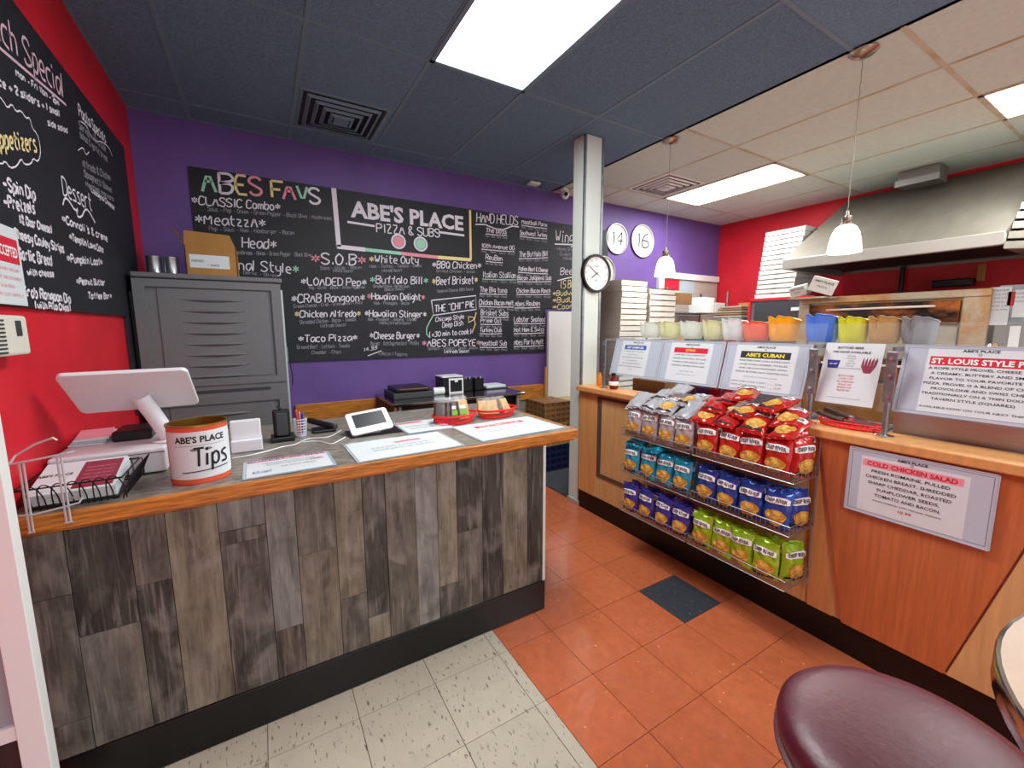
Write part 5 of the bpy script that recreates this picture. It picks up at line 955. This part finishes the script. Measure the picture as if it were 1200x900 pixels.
# oven
ox, oy0, oy1 = 4.6, .885, 2.165
t = thing('deck_oven', 'large heat-stained steel pizza deck oven under the hood', 'oven', (5.1, 1.5, 0))
part('shell', G().box(ox+.04, 5.6, oy0+.01, oy1-.01, .3, 1.75), 'oveny', t); part('top_rail', G().box(ox, ox+.05, oy0, oy1, 1.705, 1.765), 'oveny', t, bevel=.006)
part('frame_post', G().box(ox, ox+.05, oy1-.09, oy1, .3, 1.705), 'oveny', t, bevel=.004); part('frame_post', G().box(ox, ox+.05, oy0, oy0+.14, .3, 1.705), 'oveny', t, bevel=.004)
for z0, z1 in ((1.50, 1.69), (1.0, 1.20)):
    d = part('oven_door', G().box(ox+.012, ox+.04, oy0+.155, oy1-.10, z0, z1), 'ovend', t, bevel=.006, label='scorched brown oven door'); part('handle', G().tube([(ox+.02, oy1-.25, z1-.05), (ox-.03, oy1-.25, z1-.05), (ox-.03, oy0+.30, z1-.045), (ox+.02, oy0+.30, z1-.045)], .009, 10), 'pale', d, smooth=True)
part('lower_panel', G().box(ox+.02, ox+.04, oy0+.155, oy1-.10, 1.21, 1.485), mat('beige_steel', 'a8a494', .4, metal=.4, noise=.1), t, bevel=.004); part('base_panel', G().box(ox+.02, ox+.04, oy0+.155, oy1-.10, .35, .98), mat('brown_scorched_steel', '8f6a3e', .4, metal=.4, noise=.3, nscale=3), t, bevel=.004)
for y in (oy0+.05, oy1-.05): part('leg', G().cyl((ox+.08, y, 0), (ox+.08, y, .3), .03, 12), 'steel', t)
t = thing('side_cabinet', 'dark-fronted grey metal cabinet left of the oven', 'cabinet', (5.1, 2.5, 0)); part('body', G().box(4.95, 5.70, 2.18, 2.86, 0, 1.80), 'galv', t, bevel=.004); part('dark_front', G().box(4.94, 4.949, 2.20, 2.80, 1.1, 1.76), 'darkgrey', t); part('red_edge', G().box(4.93, 4.945, 2.84, 2.865, .9, 1.80).box(4.93, 4.945, 2.18, 2.865, 1.785, 1.81), 'red', t)
fs = FR((4.938, 2.40, 1.66), (0, -1, 0), (0, 0, 1)); part('name_plate', G().fbox(fs, 0, .14, 0, .035, 0, .003), 'paper', t)
stack(5.20, 2.63, 1.815, 14, .40, .40, .052, -math.pi/2, (.0, -.0055), 'pizza boxes stacked by the hood', 'beside the hood', 'pizzaw')
# small takeout boxes hanging at hood corner
for (px, py, rot, s, lb) in ((965, 332, (.1, .35, -1.2), .19, 'white printed takeout carton tilted under the hood corner'), (937, 338, (.25, -.2, -1.5), .13, 'small white carton hanging left of the tilted one')):
    p = at(px, py, 'x', 4.42); t = thing('takeout_carton', lb, 'carton', (p.x, p.y, p.z-.02), None, local=True, rot=rot)
    part('carton', G().box(-s/2, s/2, -.05, .05, -s*.35, s*.35), 'pizzaw', t, bevel=.004); fr = FR((0, -.0505, 0), (1, 0, 0), (0, 0, 1)); g = G(); text(g, fr, "ABE'S PLACE", 0, s*.12, s*.09, w=s*.8, bold=.02, c=.001); text(g, fr, 'PIZZA', 0, -s*.1, s*.08, w=s*.4, c=.001); part('lettering', g, 'ink', t)
solo('carton_ledge', G().box(4.36, 4.598, 1.85, 2.16, 1.745, 1.760), 'oveny', 'narrow metal ledge on the oven front top corner holding cartons', 'ledge')
# right of oven
t = thing('utility_shelf', 'grey steel utility shelf with notes right of the oven', 'shelf', (4.9, .55, 0)); part('body', G().box(4.66, 5.4, .10, .86, 0, 1.50), 'cond', t, bevel=.004); part('side_plate', G().box(4.66, 4.68, .10, .86, 1.50, 1.78), 'galv', t)
fs = FR((4.655, 0, 0), (0, -1, 0), (0, 0, 1))
def note(px0, py0, px1, py1, m, lb, lines=()):
    a = at(px0, py0, 'x', 4.655); b = at(px1, py1, 'x', 4.655); t = thing('note', lb, 'note', (4.655, (a.y+b.y)/2, b.z)); part('sheet', G().fbox(fs, -a.y, -b.y, b.z, a.z, 0, .003), m, t)
    if lines:
        g = G(); 
        for i, s_ in enumerate(lines): text(g, fs, s_, -(a.y+b.y)/2, a.z-.03-.028*i, .012, w=abs(a.y-b.y)*.8, c=.004)
        part('lettering', g, 'inkgrey', t)
note(1161, 337, 1180, 381, 'paper', 'tall white order slip taped right of the oven', ('ORDER', '2 LG PEP', '1 SM CH', '8 WINGS', 'PICK UP', '6:15 PM')); note(1182, 342, 1188, 358, 'red', 'small red tag between the order slips'); note(1190, 340, 1200, 372, 'paper', 'second white slip at the right edge of the picture', ('TICKET', '14 IN', 'THIN')); note(1184, 382, 1192, 413, 'white', 'narrow white label strip low on the grey shelf')
for px, m, lb in ((1158, 'chrome', 'metal pepper shaker right of the oven'), (1164.5, 'card', 'tan shaker beside the metal one')):
    p = at(px, 412, 'x', 4.60); solo('shaker', G().lathe([(.018, 0), (.02, .004), (.02, .07), (.016, .085), (.012, .10), (.001, .104)], (4.60, p.y, 1.26), 16), m, lb, 'shaker', smooth=True)
solo('shaker_ledge', G().box(4.56, 4.655, .72, .86, 1.245, 1.2595), 'steel', 'tiny steel ledge holding two shakers', 'ledge')
solo('wall_pipe', G().cyl((5.74, 1.75, 1.75), (5.74, 1.75, 2.1), .02, 10), 'black', 'black pipe on the red wall behind the oven', 'pipe')
t = thing('wall_rail', 'black rail with tan clip on the red wall above the oven', 'rail', (5.7, 1.35, 1.85)); part('rail', G().box(5.66, 5.78, 1.22, 1.50, 1.86, 1.93), 'black', t, bevel=.01); part('clip', G().box(5.70, 5.79, 1.17, 1.205, 1.90, 2.05), 'card', t)

# things on the right counter
t = thing('knife_basket', 'red woven basket holding knives and a cake server', 'basket', (2.30, .83, 1.0255)); g = G()
for q, z in ((.9, .003), (.95, .014), (1.0, .026)): g.tube([(2.305+.055*q*math.cos(2*math.pi*i/36), .83+.125*q*math.sin(2*math.pi*i/36), 1.0275+z) for i in range(36)], .003, 6, closed=True)
for i in range(36): a = 2*math.pi*i/36; g.tube([(2.305+.0495*math.cos(a), .83+.1125*math.sin(a), 1.0305), (2.305+.055*math.cos(a+.08), .83+.125*math.sin(a+.08), 1.0535)], .002, 4)
g.add([(2.305+.0495*math.cos(2*math.pi*i/36), .83+.1125*math.sin(2*math.pi*i/36), 1.0290) for i in range(36)], [tuple(range(36))]); part('woven_wall', g, 'redpl', t, smooth=True)
for k, (y0, z0, lb) in enumerate(((.91, 1.085, 'upper dark-handled knife in the red basket'), (.935, 1.066, 'lower dark-handled knife in the red basket'))):
    t = thing('knife', lb, 'knife', (2.30, y0, z0), 'knives in the red basket'); g = G().tube([(2.30-.008*k, y0+.02, z0+.012), (2.30-.008*k, y0-.085, z0-.012)], .011, 10); part('handle', g, 'khandle', t, smooth=True)
    if k == 0: fr = FR((2.300, y0-.085, z0-.012), (0, -.105, -.024), (.3, 0, .9)); part('blade', G().prism([(0, -.010), (.11, -.010), (.095, .004), (0, .018)], fr, -.001, .001), 'knife', t); part('bolster', G().cyl((2.30, y0-.083, z0-.012), (2.30, y0-.098, z0-.015), .0125, 12), 'chrome', t, smooth=True)
t = thing('sauce_jar', 'dark red jar with a black base beside the left glass post', 'jar', (2.26, 2.30, 1.0255)); part('jar', G().lathe([(.028, 0), (.030, .01), (.034, .03), (.036, .05), (.03, .075), (.02, .09), (.018, .105), (.001, .106)], (2.262, 2.30, 1.0255), 24), 'rubberred', t, smooth=True); part('lid', G().lathe([(.02, .104), (.021, .12), (.001, .121)], (2.262, 2.30, 1.0255), 20), 'black', t, smooth=True); part('label_band', G().lathe([(.0355, .03), (.0372, .048), (.034, .06)], (2.262, 2.30, 1.0255), 24), 'inkwht', t)
solo('syrup_bottle', G().lathe([(.001, 0), (.022, .001), (.022, .075), (.012, .09), (.012, .105), (.001, .106)], (2.30, 2.50, 1.0255), 20), 'orangeliq', 'amber orange bottle between pillar and left glass post', 'bottle', smooth=True)
solo('cardboard_carton', G().box(2.44, 2.60, 1.98, 2.28, .932, 1.10), 'card2', 'brown carton behind the glass under the blue-band sign', 'carton', bevel=.004)
# stool and table
t = thing('bar_stool', 'bar stool with a round burgundy vinyl seat and chrome frame', 'stool', (.93, .19, 0)); sx_, sy_, rs = .93, .192, .203
part('cushion', G().lathe([(.001, .0), (.05, -.0005), (.11, -.003), (.16, -.008), (.188, -.017), (.200, -.030), (.203, -.045), (.200, -.062), (.19, -.072), (.001, -.074)], (sx_, sy_, .768), 64), 'vinyl', t, smooth=True)
part('welt', G().lathe([(.198, -.066), (.205, -.070), (.205, -.076), (.196, -.078)], (sx_, sy_, .768), 64), 'vinyl', t, smooth=True)
part('seat_ring', G().lathe([(.17, -.076), (.192, -.076), (.192, -.090), (.17, -.090)], (sx_, sy_, .768), 48), 'chrome', t, smooth=True)
for k in range(4):
    a = math.pi/4+k*math.pi/2; c, s = math.cos(a), math.sin(a)
    part('leg', G().tube([(sx_+.165*c, sy_+.165*s, .68), (sx_+.185*c, sy_+.185*s, .5), (sx_+.215*c, sy_+.215*s, .0)], .0125, 12), 'chrome', t, smooth=True)
part('foot_ring', G().tube([(sx_+.20*math.cos(2*math.pi*i/40), sy_+.20*math.sin(2*math.pi*i/40), .25) for i in range(40)], .010, 10, closed=True), 'chrome', t, smooth=True)
t = thing('high_table', 'round beige high table with a metal edge at the lower right', 'table', (.90, -.28, 0)); tx, ty, rt_ = .8986, -.2764, .390
part('tabletop', G().lathe([(.001, 0), (rt_-.004, 0), (rt_-.004, -.003), (.001, -.003)], (tx, ty, 1.050), 72), 'tabletop', t, smooth=True); part('metal_edge', G().lathe([(rt_-.004, 0), (rt_, -.001), (rt_+.002, -.006), (rt_+.002, -.034), (rt_, -.038), (.36, -.038), (.36, -.004)], (tx, ty, 1.0502), 72), 'chrome', t, smooth=True)
part('column', G().cyl((tx, ty, .02), (tx, ty, 1.012), .038, 24), 'black', t, smooth=True); part('foot_plate', G().lathe([(.24, 0), (.24, .008), (.05, .03)], (tx, ty, .0), 40), 'black', t, smooth=True)
